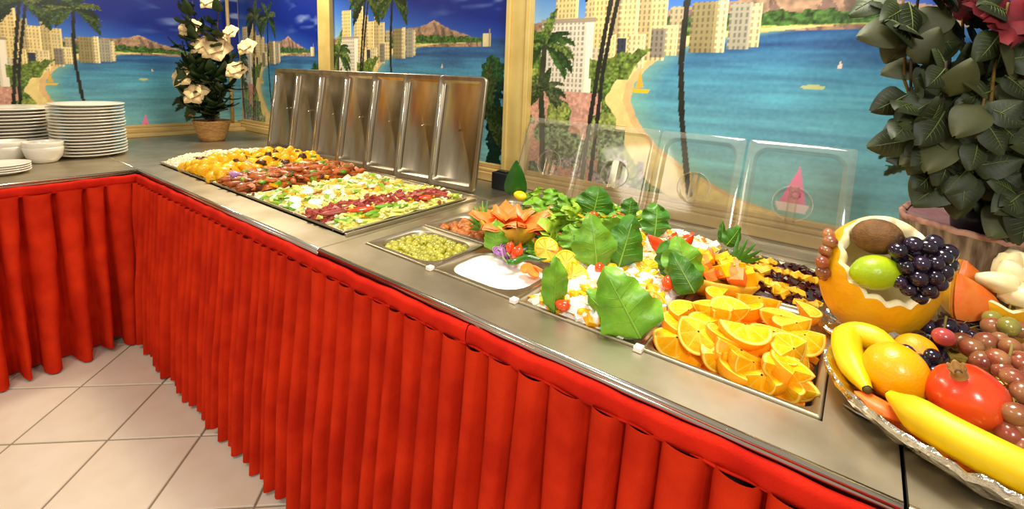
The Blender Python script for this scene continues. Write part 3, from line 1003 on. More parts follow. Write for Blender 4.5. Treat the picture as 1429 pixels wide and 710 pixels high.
# ------------------------------------------------------------------ clear lids leaning on the wall
def clear_lid(i, x, W_):
    L_ = .385
    lab = ['leftmost clear plastic lid leaning on the sill beside the wide post', 'second clear lid from the left, leaning on the sill', 'third clear lid, with a palm trunk seen through it',
           'rightmost clear lid with the pink sail seen through its round grip'][i]
    t = thing('clear_lid', lab, 'clear lid', (x, .955 + .004 * (3 - i), H + .002), (R(-22), 0, R(1.2)), 'clear lids along the wall')
    a = W_ / 2

    def rr(ins, rad, dy, z0=0, z1=L_):
        return [(p[0], dy, p[1]) for p in rrect(-a + ins, z0 + ins, a - ins, z1 - ins, rad, 0, 6)]
    mb = MB()
    ringmesh(mb, [rr(0, .012, .008), rr(0, .012, 0), rr(.003, .012, -.002), rr(.024, .045, -.001)], cap=False)
    link('flange', mb.mesh('flange', M_CLEARF), t)
    mb = MB()
    ringmesh(mb, [rr(.024, .045, -.001), rr(.028, .044, .003), rr(.034, .042, .012)], cap=False)
    link('step', mb.mesh('step', M_EDGE), t)
    # centre panel with a round hole for the grip dish
    cz = L_ * .46
    rg = .062
    out = rr(.034, .042, .012)
    n = len(out)
    cir = []
    for p in out:
        an = math.atan2(p[2] - cz, p[0])
        cir.append((rg * math.cos(an), .012, cz + rg * math.sin(an)))
    mb = MB()
    ringmesh(mb, [out, cir], cap=False)
    link('panel', mb.mesh('panel', M_CLEAR, False), t)
    mb = MB()
    Mr = Matrix.Translation((0, 0, cz)) @ Matrix.Rotation(R(90), 4, 'X')
    mb.lathe([(rg, -.012), (rg - .003, -.009), (rg - .006, -.014), (rg - .010, -.030)], 32, 0, Mr)
    link('grip_ring', mb.mesh('grip_ring', M_EDGE), t)
    mb = MB().lathe([(rg - .010, -.030), (0, -.030)], 32, 0, Mr)
    link('grip_dish', mb.mesh('grip_dish', M_CLEAR), t)
    mb = MB().box((-.014, .006, cz - rg + .003), (-.009, .030, cz + rg - .003)).box((.009, .006, cz - rg + .003), (.014, .030, cz + rg - .003)).box((-.014, .004, cz - rg + .003), (.014, .006, cz + rg - .003))
    link('grip_bar', mb.mesh('grip_bar', M_CLEAR, False), t)


M_EDGE = mat('plastic_edge', C3('9c9278'), 0.18, 0, coat=0.6)
M_CLEARF = M_CLEAR.copy()
M_CLEARF.name = 'clear_plastic_flange'
M_CLEARF.node_tree.nodes['Mix Shader'].inputs[0].default_value = 0.13
b_ = M_EDGE.node_tree.nodes['Principled BSDF']
b_.inputs['Alpha'].default_value = 0.38
for i, (x0, x1) in enumerate(((1.69, 2.005), (2.01, 2.335), (2.34, 2.655), (2.66, 2.985))):
    clear_lid(i, (x0 + x1) / 2, x1 - x0 - .004)

# ------------------------------------------------------------------ food: shared pieces
def leaf_mesh(name, L, W, mtl, curl=.25, ruf=.0, cup=.2, tip=.5, nu=9, nv=14, seed=0, rib=None, thick=.0012, base=.15):
    """a leaf standing from its base (origin) up +Z, facing -Y"""
    r_ = random.Random(seed)
    ph = [r_.uniform(0, 6.28) for _ in range(4)]

    def f(side):
        def g(u, v):
            s = u * 2 - 1
            wv = W * .5 * (math.sin(math.pi * min(1, v ** tip * .98 + .01)) ** .75 + base * (1 - v))
            x = s * wv
            y = -cup * W * (1 - s * s) * .5 + curl * L * v * v
            y += 1.5 * ruf * abs(s) ** 1.5 * math.sin(v * 19 + ph[0] + (3 if s > 0 else 0)) * W
            x += ruf * .5 * s * W * math.sin(v * 9 + ph[3])
            y += ruf * .5 * math.sin(v * 13 + s * 5 + ph[1]) * W * abs(s)
            x += ruf * .35 * W * math.sin(v * 30 + ph[2]) * abs(s) * (1 if s > 0 else -1)
            z = v * L * (1 - .15 * curl * v)
            return (x, y + side * thick, z)
        return g
    mb = MB()
    mb.grid(nu, nv, f(-.5))
    mb.grid(nu, nv, f(.5))
    me = mb.mesh(name, mtl)
    rm = None
    if rib:
        q = MB()
        g = f(-.5)
        pts = []
        for k in range(9):
            p = g(.5, k / 9 * .95)
            pts.append((p[0], p[1] - .0008, p[2]))
        q.tube(pts, [W * .024 * (1 - k / 10) + .0003 for k in range(9)], 5)
        for k in (2, 3, 4, 5, 6):
            for sx in (-1, 1):
                a = g(.5, k / 9)
                b1 = g(.5 + sx * .2, k / 9 + .07)
                b2 = g(.5 + sx * .38, k / 9 + .12)
                q.tube([(a[0], a[1] - .0006, a[2]), (b1[0], b1[1] - .0006, b1[2]), (b2[0], b2[1] - .0004, b2[2])], [W * .008, W * .006, W * .003], 4)
        rm = q.mesh('midrib', rib)
    return me, rm


def put_leaf(label, px, py, z, L, W, mtl, rot=(0, 0, 0), curl=.2, ruf=.04, cup=.2, tip=.7, seed=0, rib=M_RIB, cat='lettuce leaf', name='lettuce_leaf', group=None, base=.15):
    me, rm = leaf_mesh('leaf_blade', L, W, mtl, curl, ruf, cup, tip, seed=seed, rib=rib, base=base)
    p = G(px, py, z)
    t = thing(name, label, cat, tuple(p), (R(rot[0]), R(rot[1]), R(rot[2])), group)
    link('leaf_blade', me, t)
    if rm:
        link('midrib', rm, t)
    return t


def hfun(x0, x1, y0, y1, hmax, zb, seed=1, flat=4):
    def h(x, y):
        u = (x - x0) / (x1 - x0) * 2 - 1
        v = (y - y0) / (y1 - y0) * 2 - 1
        e = max(0, 1 - abs(u) ** flat) * max(0, 1 - abs(v) ** flat)
        n = mnoise.noise(Vector((x * 14 + seed * 3.1, y * 14, seed)))
        return zb + hmax * e * (.85 + .3 * n)
    return h


def SURF(px, py, h, up=0.0, box=None):
    z = H + .03
    for _ in range(12):
        p = G(px, py, z)
        if box:
            p.x = min(max(p.x, box[0]), box[1])
            p.y = min(max(p.y, box[2]), box[3])
        z = .5 * z + .5 * (h(p.x, p.y) + up)
    p.z = z
    return p


def heap(name, x0, x1, y0, y1, h, mtl, step=.014):
    nu = int((x1 - x0) / step) + 2
    nv = int((y1 - y0) / step) + 2
    mb = MB()
    mb.grid(nu, nv, lambda u, v: (x0 + (x1 - x0) * u, y0 + (y1 - y0) * v, h(x0 + (x1 - x0) * u, y0 + (y1 - y0) * v)))
    return mb


def mixheap(name, label, cat, x0, x1, y0, y1, h, mats, n, size, squash=(1, 1, .5), seed=1, basemat=None):
    r_ = random.Random(seed)
    mb = heap(name, x0, x1, y0, y1, h, None)
    for k in range(n):
        x = r_.uniform(x0 + .008, x1 - .008)
        y = r_.uniform(y0 + .008, y1 - .008)
        s = size * r_.uniform(.5, 1.15)
        mb.chunk((x, y, h(x, y) + s * .35), s, r_.choice(range(len(mats))) if basemat is None else r_.choices(range(len(mats)), weights=basemat)[0], r_, squash)
    o = link(name, mb.mesh(name, mats, False))
    return tag(o, label, cat, kind='stuff')


def bumpy(name, rad, mtl, amp=.15, seed=0, seg=12, rings=8, fr=1.6):
    off = Vector((seed * 7.3, seed * 1.7, 0))

    def f(v):
        return v * (1 + amp * mnoise.noise(v * fr + off))
    return MB().ball((0, 0, 0), rad, seg, rings, 0, None, f).mesh(name, mtl)


def scatter(kind, meshes, label, cat, group, x0, x1, y0, y1, h, n, mind, seed, dz=0, sc=(.85, 1.15), flat=False, flt=None):
    """separate things spread over a surface with a minimum spacing"""
    r_ = random.Random(seed)
    pts = []
    tries = 0
    while len(pts) < n and tries < n * 60:
        tries += 1
        x = r_.uniform(x0, x1)
        y = r_.uniform(y0, y1)
        if flt and not flt(x, y):
            continue
        if all((x - a) ** 2 + (y - b) ** 2 > mind * mind for a, b in pts):
            pts.append((x, y))
            rot = (0, 0, r_.uniform(0, 6.28)) if flat else (r_.uniform(0, 6.28), r_.uniform(0, 6.28), r_.uniform(0, 6.28))
            o = link(kind, r_.choice(meshes), None, (x, y, h(x, y) + dz), rot, r_.uniform(*sc))
            tag(o, label, cat, group)
    return pts


# ---- olives: a flat bed with individual olives
ome = MB().ball((0, 0, 0), (.0125, .0125, .0145), 12, 8, 0)
ome.ball((0, 0, .0137), (.0035, .0035, .0015), 8, 4, 1)
ome = ome.mesh('olive', [M_OLIVE, M_OLIVEHOLE])
X0, X1, Y0, Y1 = XS[0] + .03, XS[1] - .03, YA + .03, .337
h = hfun(X0 - .02, X1 + .02, Y0 - .02, Y1 + .02, .020, H - .024, 2)
cd0 = mixheap('olive_bed', 'lower layer of green olives in brine', 'olives', X0 - .004, X1 + .004, Y0 - .004, Y1 + .004, lambda x, y: h(x, y) - .012, [M_OLIVE], 1, .005, seed=2)


def rin(x0, x1, y0, y1, r_):
    def f(x, y):
        dx = max(x0 + r_ - x, x - (x1 - r_), 0)
        dy = max(y0 + r_ - y, y - (y1 - r_), 0)
        return dx * dx + dy * dy < r_ * r_
    return f


scatter('olive', [ome], 'green olive in the front left pan', 'olive', 'green olives', X0, X1, Y0, Y1, h, 130, .0185, 4, 0, (.85, 1.1), flt=rin(X0, X1, Y0, Y1, .045))
X0, X1, Y0, Y1 = XS[0] + .03, XS[1] - .03, .40, .575
h2 = hfun(X0 - .02, X1 + .02, Y0 - .02, Y1 + .02, .020, H - .028, 5)
mixheap('fried_ball_bed', 'lower layer of brown fried balls', 'fried balls', X0 - .004, X1 + .004, Y0 - .004, Y1 + .004, lambda x, y: h2(x, y) - .014, [M_CHICK], 1, .005, seed=2)
cme = [bumpy('fried_ball', .0165, M_CHICK, .22, k) for k in range(3)]
scatter('fried_ball', cme, 'small brown fried ball behind the olives', 'fried ball', 'brown fried balls', X0, X1, Y0, Y1, h2, 70, .024, 8, 0, (.85, 1.2), flt=rin(X0, X1, Y0, Y1, .045))

# ---- white dressing
mb = MB()
rr_ = rrect(XS[1] + .023, YA + .023, XS[2] - .023, .352, .073, H - .006, 8)
cx_, cy_ = (XS[1] + XS[2]) / 2, (YA + .375) / 2
ringmesh(mb, [[(p[0], p[1], H - .03) for p in rr_], rr_, [(cx_ + (p[0] - cx_) * .96, cy_ + (p[1] - cy_) * .96, H - .003) for p in rr_], [(cx_ + (p[0] - cx_) * .6, cy_ + (p[1] - cy_) * .6, H - .0025) for p in rr_]])
tag(link('white_dressing', mb.mesh('white_dressing', M_WHITE)), 'smooth white yoghurt dressing filling its pan', 'dressing', kind='stuff')


# ---- orange wedges
def wedge(rad, span, depth=1.0):
    """wedge about the X axis: two cut faces meeting along X, peel outside"""
    hs = span / 2
    peel = MB()

    def P(a, b, rr=rad):  # a: angle along the half circle 0..pi, b: -1..1 across
        ph = b * hs
        x = rr * math.cos(a)
        q = rr * math.sin(a)
        return (x, q * math.sin(ph), -q * math.cos(ph) * depth)
    peel.grid(17, 7, lambda u, v: P(u * math.pi, v * 2 - 1))
    pith = MB()
    flesh = MB()
    mem = MB()
    for s in (-1, 1):
        def rim(k, r0, r1, tgt, off=.0):
            for i in range(16):
                a0, a1 = math.pi * i / 16, math.pi * (i + 1) / 16
                tgt.add([P(a0, s, r0), P(a1, s, r0), P(a1, s, r1), P(a0, s, r1)], [(0, 1, 2, 3) if s < 0 else (3, 2, 1, 0)])
        rim(0, rad, rad * .955, peel)
        rim(0, rad * .955, rad * .87, pith)
        rim(0, rad * .87, rad * .05, mem)
        nrm = Vector((0, s * math.cos(hs), s * 0 + (math.sin(hs)) * depth))
        nseg = 4
        for k in range(nseg):
            a0 = math.pi * (k + .05) / nseg
            a1 = math.pi * (k + .95) / nseg
            ring = []
            for q in range(7):
                ring.append(Vector(P(a0 + (a1 - a0) * q / 6, s, rad * .85)))
            am = (a0 + a1) / 2
            tipv = Vector(P(am, s, rad * .12))
            cen = Vector(P(am, s, rad * .55)) + nrm * rad * .05
            vs = [cen] + [p + nrm * rad * .005 for p in ring] + [tipv + nrm * rad * .005]
            fs = [(0, i + 1, i + 2) for i in range(7)] + [(0, 8, 1)]
            if s > 0:
                fs = [tuple(reversed(f)) for f in fs]
            flesh.add(vs, fs)
    return [('peel', peel.mesh('peel', M_ORPEEL)), ('pith', pith.mesh('pith', M_PITH, False)), ('membrane', mem.mesh('membrane', M_ORMEM, False)), ('flesh', flesh.mesh('flesh', M_ORFLESH))]


WG = [wedge(.050, R(88)), wedge(.046, R(110)), wedge(.048, R(70))]
X0, X1, Y0, Y1 = XS[3], XS[4], YA, .545
orlist = [  # px, py (centre of the visible face), height, yaw, roll about its edge, pitch, size
    (945, 470, .925, 20, 40, 0, 1.0), (975, 462, .955, -20, 30, 15, 1.0), (992, 428, .965, 35, 55, -10, .95), (960, 432, .945, 60, 50, 0, .9), (1040, 452, .980, 5, -15, 5, 1.1),
    (1060, 415, .965, -15, 35, 5, 1.05), (1022, 432, .96, 30, 60, 0, .95), (1004, 505, .930, 10, 55, 0, .95), (1035, 488, .950, -5, 40, 20, 1.0), (1052, 505, .935, 35, 45, 25, .9),
    (1058, 537, .915, 12, 50, 0, 1.05), (1100, 520, .945, -10, 60, 10, .95), (1135, 520, .940, 70, 65, 10, .95), (1108, 486, .955, 25, 50, -5, .95), (1080, 462, .965, -30, 45, 10, .9), (1112, 450, .955, 40, 40, 0, .95),
    (1135, 470, .945, 10, 20, 0, .95), (1080, 490, .95, 80, 40, 0, .9), (970, 492, .935, -40, 70, 0, .9), (1015, 465, .955, 65, 50, 0, .9), (1090, 440, .955, 15, 50, 0, .9), (1010, 410, .945, 70, 50, 0, .85),
    (1130, 498, .925, 35, 30, 0, .9), (1085, 545, .915, 60, 50, 0, .85), (950, 450, .93, 90, 60, 0, .9), (1050, 470, .95, 120, 60, 0, .9), (1120, 545, .91, 5, 60, 0, .9), (1030, 520, .915, 100, 60, 0, .85),
    (1070, 520, .92, 150, 50, 0, .85), (1000, 480, .93, 140, 50, 0, .85), (990, 450, .94, 45, 50, 0, .9), (1040, 425, .945, 130, 50, 0, .85), (1120, 430, .94, 100, 50, 0, .85)]
oth = mixheap('orange_juice_bed', 'lower layer of orange pieces at the bottom of the pan', 'orange pieces', X0 + .03, X1 - .03, Y0 + .03, Y1 - .03, hfun(X0 + .01, X1 - .01, Y0 + .01, Y1 - .01, .045, H - .055, 3), [M_ORPEEL, M_ORFLESH], 160, .02, (1.3, .8, .6), 6)
protos = []
for k, wd in enumerate(WG):
    protos.append(wd)
for k, (a, b, z, yaw, roll, pit, s) in enumerate(orlist):
    p = G(a, b, z)
    p.x = min(max(p.x, X0 + .05), X1 - .05)
    p.y = min(max(p.y, Y0 + .05), Y1 - .05)
    ids = k % 3
    if k < 3:
        t = thing('orange_wedge', 'cut orange wedge inside the heaped pile of the orange pan', 'orange wedge', tuple(p), (0, 0, 0), 'orange wedges in the pan')
        for nm, me in protos[ids]:
            link(nm, me, t)
        protos[ids].append(t)
    else:
        t = dup(protos[ids][-1], tuple(p))
    t.rotation_euler = (R(roll), R(pit), R(yaw * (1.0, 1.9, -.8)[k % 3] + 18))
    t.scale = (s, s, s)
for k, lb in ((0, 'orange wedge at the far left corner of the orange pan'), (1, 'orange wedge standing high near the left side of the pile'), (2, 'orange wedge at the back left, under the drooping leaf'), (4, 'orange wedge open like a smile in the middle of the pile'),
              (5, 'orange wedge crowning the back of the pile'), (7, 'orange wedge resting on the front rim, left of centre'), (10, 'orange wedge lowest on the front rim, right of centre'), (12, 'orange wedge upright in the front right corner of the pan'), (16, 'orange wedge at the right edge of the pile by the foil tray')):
    bpy.data.objects['orange_wedge' + ('.%03d' % k if k else '')]['label'] = lb


# ---- lemon and orange slices
def slice_parts(rad, rind, flesh, twist=.0, cut=False):
    def P(rr, a, z):
        x, y = rr * math.cos(a), rr * math.sin(a)
        return (x, y, z + twist * rad * math.sin(a * .5 + .4) * 1.6 * (rr / rad) ** 2 * (1 if a < math.pi else 1) + twist * 1.2 * (x * x - y * y) / rad)
    N = 28
    rm = MB()
    prof = [(rad * .88, .0025), (rad * .97, .003), (rad, 0), (rad * .97, -.003), (rad * .88, -.0025)]
    vs = []
    rng = 2 * math.pi * (.97 if cut else 1.0)
    for (rr, z) in prof:
        for i in range(N + 1):
            vs.append(P(rr, rng * i / N, z))
    fs = []
    for j in range(len(prof) - 1):
        for i in range(N):
            fs.append((j * (N + 1) + i, j * (N + 1) + i + 1, (j + 1) * (N + 1) + i + 1, (j + 1) * (N + 1) + i))
    rm.add(vs, fs)
    fl = MB()
    for k in range(9):
        a0 = rng * (k + .07) / 9
        a1 = rng * (k + .93) / 9
        for zz in (.003, -.003):
            v2 = [P(rad * .08, (a0 + a1) / 2, zz)] + [P(rad * .86, a0 + (a1 - a0) * q / 4, zz) for q in range(5)]
            fl.add(v2, [(0, i + 1, i + 2) for i in range(4)])
    me = MB()
    v3 = [P(0, 0, 0)] + [P(rad * .9, rng * i / N, 0) for i in range(N + 1)]
    me.add(v3, [(0, i + 1, i + 2) for i in range(N)])
    return [('rind', rm.mesh('rind', rind)), ('flesh', fl.mesh('flesh', flesh, False)), ('membrane', me.mesh('membrane', M_PITH, False))]


def put_slice(name, label, cat, px, py, z, parts, rot, group=None, sc=1):
    t = thing(name, label, cat, tuple(G(px, py, z)), tuple(R(q) for q in rot), group, sc)
    for nm, me in parts:
        link(nm, me, t)
    return t


LS = slice_parts(.036, M_LEMRIND, M_LEMFLESH, .35, True)
LS2 = slice_parts(.036, M_LEMRIND, M_LEMFLESH, .1)
OS = slice_parts(.038, M_LEMRIND, M_ORFLESH, .15, True)
put_slice('lemon_slice', 'twisted lemon slice at the back, behind the green chili', 'lemon slice', 762, 348, .95, LS, (60, 10, 30), 'lemon slices')
put_slice('lemon_slice', 'round lemon slice standing in the middle of the lemon group', 'lemon slice', 789, 367, .95, LS2, (70, 0, 50), 'lemon slices')
put_slice('lemon_slice', 'curled lemon slice nearest the dressing, right of the tall leaf', 'lemon slice', 798, 384, .945, LS, (62, 25, 60), 'lemon slices')
put_slice('lemon_slice', 'bright lemon slice half hidden right of the standing slice', 'lemon slice', 806, 366, .935, LS2, (30, 10, 0), 'lemon slices')
put_slice('orange_slice', 'round orange slice standing in the egg salad, beside the orange pan', 'orange slice', 906, 428, .945, OS, (62, -12, 40))
put_slice('orange_slice', 'small orange slice standing behind the white salad', 'orange slice', 889, 334, .96, OS, (75, 0, 20), None, .75)
put_slice('orange_slice', 'orange slice lying on the white salad before the dark leaf bunch', 'orange slice', 905, 374, .94, OS, (15, 0, 0), None, .9)

# ---- salads
h3 = hfun(XS[2] + .005, XS[3] - .005, YA + .005, .50, .045, H - .010, 7)
mixheap('egg_salad', 'chopped egg and citrus salad in the front pan', 'salad', XS[2] + .018, XS[3] - .018, YA + .018, .485, h3, [M_EGG, M_YOLK, M_CHEESE, M_TOM, M_ORFLESH], 420, .014, (1.2, 1, .6), 9, [5, 2.2, 2, .25, 1.5])
h4 = hfun(XS[2] + .005, XS[3] - .005, .505, .90, .05, H - .004, 8)
mixheap('white_salad', 'creamy white and yellow chopped salad behind the egg salad', 'salad', XS[2] + .015, XS[3] - .015, .52, .88, h4, [M_CHEESE, M_CORN, M_EGG, M_PAPAYA], 380, .013, (1.2, 1, .5), 10, [4, 2, 2, .6])
h5 = hfun(XS[1] - .09, XS[2] + .13, .56, .97, .075, H + .0, 9)
mixheap('green_salad', 'heap of chopped green salad with corn under the upright leaves', 'salad', XS[1] - .07, XS[2] + .10, .60, .93, h5, [M_LETT, M_LETTL, M_CORN, M_LETTD, M_CARROT, M_CHEESE], 900, .015, (1.5, 1.1, .25), 11, [5, 4, 1.2, 1.2, .5, .5])
h6 = hfun(XS[1] + .005, XS[2] - .005, .38, .64, .03, H - .012, 12)
mixheap('herb_bed', 'bed of herbs and carrot under the lemon slices', 'salad', XS[1] + .018, XS[2] - .018, .395, .63, h6, [M_LETT, M_LETTD, M_CARROT, M_ONION, M_LEMFLESH], 220, .014, (1.4, 1, .3), 12, [4, 2, 1.2, .6, 1])
h7 = hfun(XS[3] + .005, XS[4] - .005, .55, .90, .035, H - .015, 13)
mixheap('bean_salad', 'glossy dark bean and pineapple salad filling the back right pan', 'bean salad', XS[3] + .018, XS[4] - .018, .565, .88, h7, [M_BEAN, M_BEAN], 260, .010, (1.2, .8, .7), 13)
ckm = MB()
pcm = []
for k in range(3):
    q = MB()
    q.chunk((0, 0, 0), .014, 0, random.Random(k), (1.2, .9, .6))
    pcm.append(q.mesh('pineapple_piece', M_CORN, False))
for (xa, ya, xb, yb, nn) in ((1046, 362, 1078, 368, 6), (1040, 370, 1066, 378, 5), (1082, 377, 1146, 396, 10), (1056, 384, 1092, 410, 7), (1090, 398, 1114, 409, 4), (1118, 422, 1154, 430, 5), (1028, 380, 1038, 388, 2), (1068, 372, 1086, 380, 3)):
    for k in range(nn):
        f_ = k / (nn - 1)
        p = SURF(xa + (xb - xa) * f_, ya + (yb - ya) * f_, h7, .008, (XS[3] + .022, XS[4] - .022, .572, .875))
        o = link('pineapple_piece', pcm[k % 3], None, tuple(p), (0, 0, k * 1.3), .95)
        tag(o, 'yellow pineapple piece laid in a row on the dark bean salad', 'pineapple piece', 'pineapple pieces on the beans')

# egg white pieces, tomatoes
epm = [bumpy('egg_piece', (.022, .018, .012), M_EGG, .35, k, 10, 7) for k in range(3)]
for k, (a, b) in enumerate(((812, 388), (800, 400), (828, 378), (870, 392), (897, 388), (880, 402), (812, 440), (826, 452), (803, 425), (925, 395), (905, 450), (918, 458), (885, 375), (850, 380), (912, 385))):
    o = link('egg_piece', epm[k % 3], None, tuple(SURF(a, b, h3, .008, (XS[2] + .035, XS[3] - .035, YA + .035, .48))), (k, k * .7, k * 2.1), 1.0)
    tag(o, 'chopped white egg piece on the egg salad', 'egg piece', 'egg pieces')
tmm = [bumpy('tomato_piece', (.020, .016, .013), M_TOM, .25, k, 10, 7) for k in range(2)]
for k, (a, b, z, lb) in enumerate(((786, 426, .93, 'red tomato piece by the tall leaf at the corner of the egg salad'), (838, 375, .95, 'red tomato piece at the back edge of the egg salad'), (932, 395, .95, 'red tomato piece by the dark leaf bunch'),
                                   (895, 448, .935, 'red tomato piece below the standing orange slice'), (722, 352, .95, 'dark red tomato wedge beside the purple onion'), (712, 346, .95, 'brown red tomato wedge behind the purple onion'),
                                   (828, 300, .985, 'tomato piece under the large round leaf at the back'), (818, 325, .98, 'tomato piece in the green salad left of the lettuce leaves'), (858, 308, .985, 'tomato piece on the back of the green salad'))):
    tag(link('tomato_piece', tmm[k % 2], None, tuple(G(a, b, z)), (k, k, k), 1.0), lb, 'tomato piece')
# corn and citrus bits seen in the egg salad
ytm = [bumpy('mandarin_segment', (.024, .011, .010), M_ORFLESH, .15, k, 10, 7) for k in range(2)]
for k, (a, b) in enumerate(((820, 405), (795, 452), (875, 385), (893, 410), (925, 418), (910, 405), (868, 372), (855, 372), (800, 410))):
    tag(link('mandarin_segment', ytm[k % 2], None, tuple(SURF(a, b, h3, .012, (XS[2] + .035, XS[3] - .035, YA + .035, .48))), (0, .3, k * 1.1), 1.0), 'orange mandarin segment on the egg salad', 'mandarin', 'mandarin segments')

# ---- leaves
put_leaf('tall narrow lettuce leaf standing at the corner of the egg salad, right of the dressing', 772, 432, .905, .135, .062, M_LETT, (4, 0, 40), .12, .10, .35, .8, 1)
put_leaf('large lettuce leaf lying open on the front of the egg salad', 893, 466, .915, .16, .125, M_LETT, (-8, -32, 30), .12, .07, .3, .55, 2)
put_leaf('second lettuce leaf folded under the large front leaf', 880, 462, .912, .13, .10, M_LETT, (-20, -62, 20), .1, .07, .4, .6, 3)
put_leaf('small bright leaf standing between the fried balls and the papaya flower', 692, 350, .91, .10, .075, M_LETT, (0, 0, 35), .15, .07, .4, .75, 4)
put_leaf('large round leaf standing at the back of the green salad', 826, 300, .965, .11, .13, M_LETTD, (5, 10, 35), .2, .05, .3, .75, 5)
put_leaf('slim upright leaf behind the tomato flower', 876, 305, .965, .08, .06, M_LETTD, (0, 5, 30), .1, .10, .3, .8, 6)
put_leaf('dark curly leaf standing behind the red pepper petals', 912, 328, .955, .105, .095, M_LETTD, (-5, 5, 30), .3, .12, .3, .9, 7)
put_leaf('broad green leaf standing in front of the green salad, left of its pair', 832, 372, .94, .15, .11, M_LETT, (-4, -8, 35), .2, .07, .35, .7, 8)
put_leaf('broad darker leaf of the pair, right behind the lemon slices', 862, 370, .94, .15, .10, M_LETTD, (-4, 14, 30), .15, .07, .35, .7, 9)
put_leaf('folded pale leaf below the pair of broad leaves', 815, 362, .935, .11, .08, M_LETT, (-6, -28, 30), .2, .1, .35, .7, 19)
put_leaf('upper dark leaf of the bunch beside the papaya half', 945, 385, .945, .10, .085, M_LETTD, (-5, -18, 35), .2, .09, .3, .8, 10)
put_leaf('lower green leaf of the bunch hanging over the oranges', 958, 398, .94, .13, .095, M_LETT, (-10, -10, 35), .25, .09, .3, .8, 11)
put_leaf('right leaf of the bunch below the papaya half', 968, 408, .94, .11, .07, M_LETTD, (-20, -30, 35), .1, .05, .3, .6, 12)
put_leaf('dark lobed leaf sprig behind the papaya half', 1012, 342, .95, .075, .055, M_LETTD, (0, 35, 30), .2, .05, .2, .8, 13)
put_leaf('thin leaf sprig tip standing above the papaya half', 1006, 338, .955, .07, .022, M_LETTD, (0, 0, 30), .1, .04, .2, .8, 14)
for k in range(5):
    put_leaf('narrow pointed leaf of the sprig beside the bean salad', 1022 + k * 2, 366, .94, .085, .014, M_LETTD, (-10, 12 + k * 17, 25), .15, .02, .1, .5, 20 + k, None, 'herb leaf', 'herb_leaf', 'narrow sprig leaves')
for k in range(9):
    put_leaf('narrow green onion leaf fanned out left of the papaya flower', 676, 318, .945, .10, .013, M_LETT if k % 2 else M_LETTD, (-22, -112 + k * 13, 20), .2, .02, .1, .45, 30 + k, None, 'green onion', 'green_onion_leaf', 'fanned green onion leaves')
cl = [(745, 268), (770, 275), (785, 288), (800, 296), (757, 285), (795, 310), (812, 318), (850, 322), (868, 330), (775, 300), (735, 280), (830, 328), (845, 345), (800, 335), (750, 295), (770, 315), (880, 310), (790, 278)]
cm1, cr1 = leaf_mesh('leaf_blade', .07, .075, M_LETT, .5, .16, .3, .9, seed=41, rib=M_RIB)
cm2, cr2 = leaf_mesh('leaf_blade', .07, .075, M_LETTL, .6, .18, .3, .9, seed=42, rib=M_RIB)
for k, (a, b) in enumerate(cl):
    t = thing('curly_leaf', 'small curly lettuce leaf in the green salad heap', 'lettuce leaf', tuple(G(a, b + 12, .955 + .01 * (k % 3))), (R(-25 + 17 * (k % 4)), R(-30 + 23 * (k % 3)), R(30 * k)), 'curly leaves of the green salad')
    link('leaf_blade', cm1 if k % 3 else cm2, t)
    link('midrib', cr1 if k % 3 else cr2, t)
# dark pointed banana leaf piece
p = G(719, 272, .955)
t = thing('banana_leaf_tip', 'glossy dark green pointed leaf standing before the wide post', 'leaf', tuple(p), (0, 0, R(35)))
me, _ = leaf_mesh('leaf_blade', .150, .070, M_GLEAF, .0, 0, .45, .55, nu=11, nv=16, base=.5)
link('leaf_blade', me, t)
me, _ = leaf_mesh('yellow_stripe', .142, .014, M_YSTR, .0, 0, .3, .6, nu=5, nv=16, base=.5)
link('yellow_stripe', me, t, (0.001, -.0105, 0))
tag(link('lemon_half', bumpy('lemon_half', (.030, .024, .018), M_LEMRIND, .1, 3), None, tuple(G(726, 273, .965)), (0, .2, 0)), 'yellow lemon half below the pointed leaf', 'lemon piece')

# onion, chilies, carrot
for k, (a, b) in enumerate(((696, 350), (706, 347), (703, 356), (713, 355))):
    q = MB()
    for rr in (.020, .014, .008):
        q.lathe([(rr, -.003), (rr + .0022, 0), (rr, .003), (rr - .0022, 0), (rr, -.003)], 18)
    tag(link('onion_ring', q.mesh('onion_ring', M_ONION), None, tuple(G(a, b, .925)), (.6 * k, .4, k)), 'purple onion ring beside the white dressing', 'onion ring', 'purple onion rings')


def chili(label, pts, mtl, rad):
    t = thing('chili_pepper', label, 'chili pepper', tuple(pts[0]))
    P_ = [Vector(p) - pts[0] for p in pts]
    link('pod', MB().tube(P_, [rad * q for q in (.7, 1, 1, .85, .55, .15)][:len(P_)], 10).mesh('pod', mtl), t)
    link('stalk', MB().tube([(0, 0, 0), (-.010, .0, .006), (-.018, 0, .012)], .002, 6).mesh('stalk', M_RIB), t)


M_GCH = mat('green_chili', C3('3c7a1c'), 0.2, 0, C3('2c6414'), 14, coat=.4)
chili('green chili lying in front of the tomato wedges', [G(708 + k * 11, 366 - (4 if k in (2, 3) else 0) - k, .935) for k in range(6)], M_GCH, .010)
chili('red chili standing beside the purple onion', [G(724 + k * .5, 362 - k * 5, .93 + k * .003) for k in range(6)], M_TOM, .009)
chili('second dark red chili beside the lemon twists', [G(714 + k * .4, 360 - k * 5, .93 + k * .003) for k in range(6)], M_HAM, .009)
for k, (a, b) in enumerate(((735, 374), (744, 380), (752, 376))):
    tag(link('carrot_slice', MB().lathe([(0, -.003), (.018, -.003), (.019, 0), (.018, .003), (0, .003)], 18).mesh('carrot_slice', M_CARROT, False), None, tuple(G(a, b, .925)), (.4, .3 * k, k)), 'orange carrot slice in front of the chili', 'carrot slice', 'carrot slices')


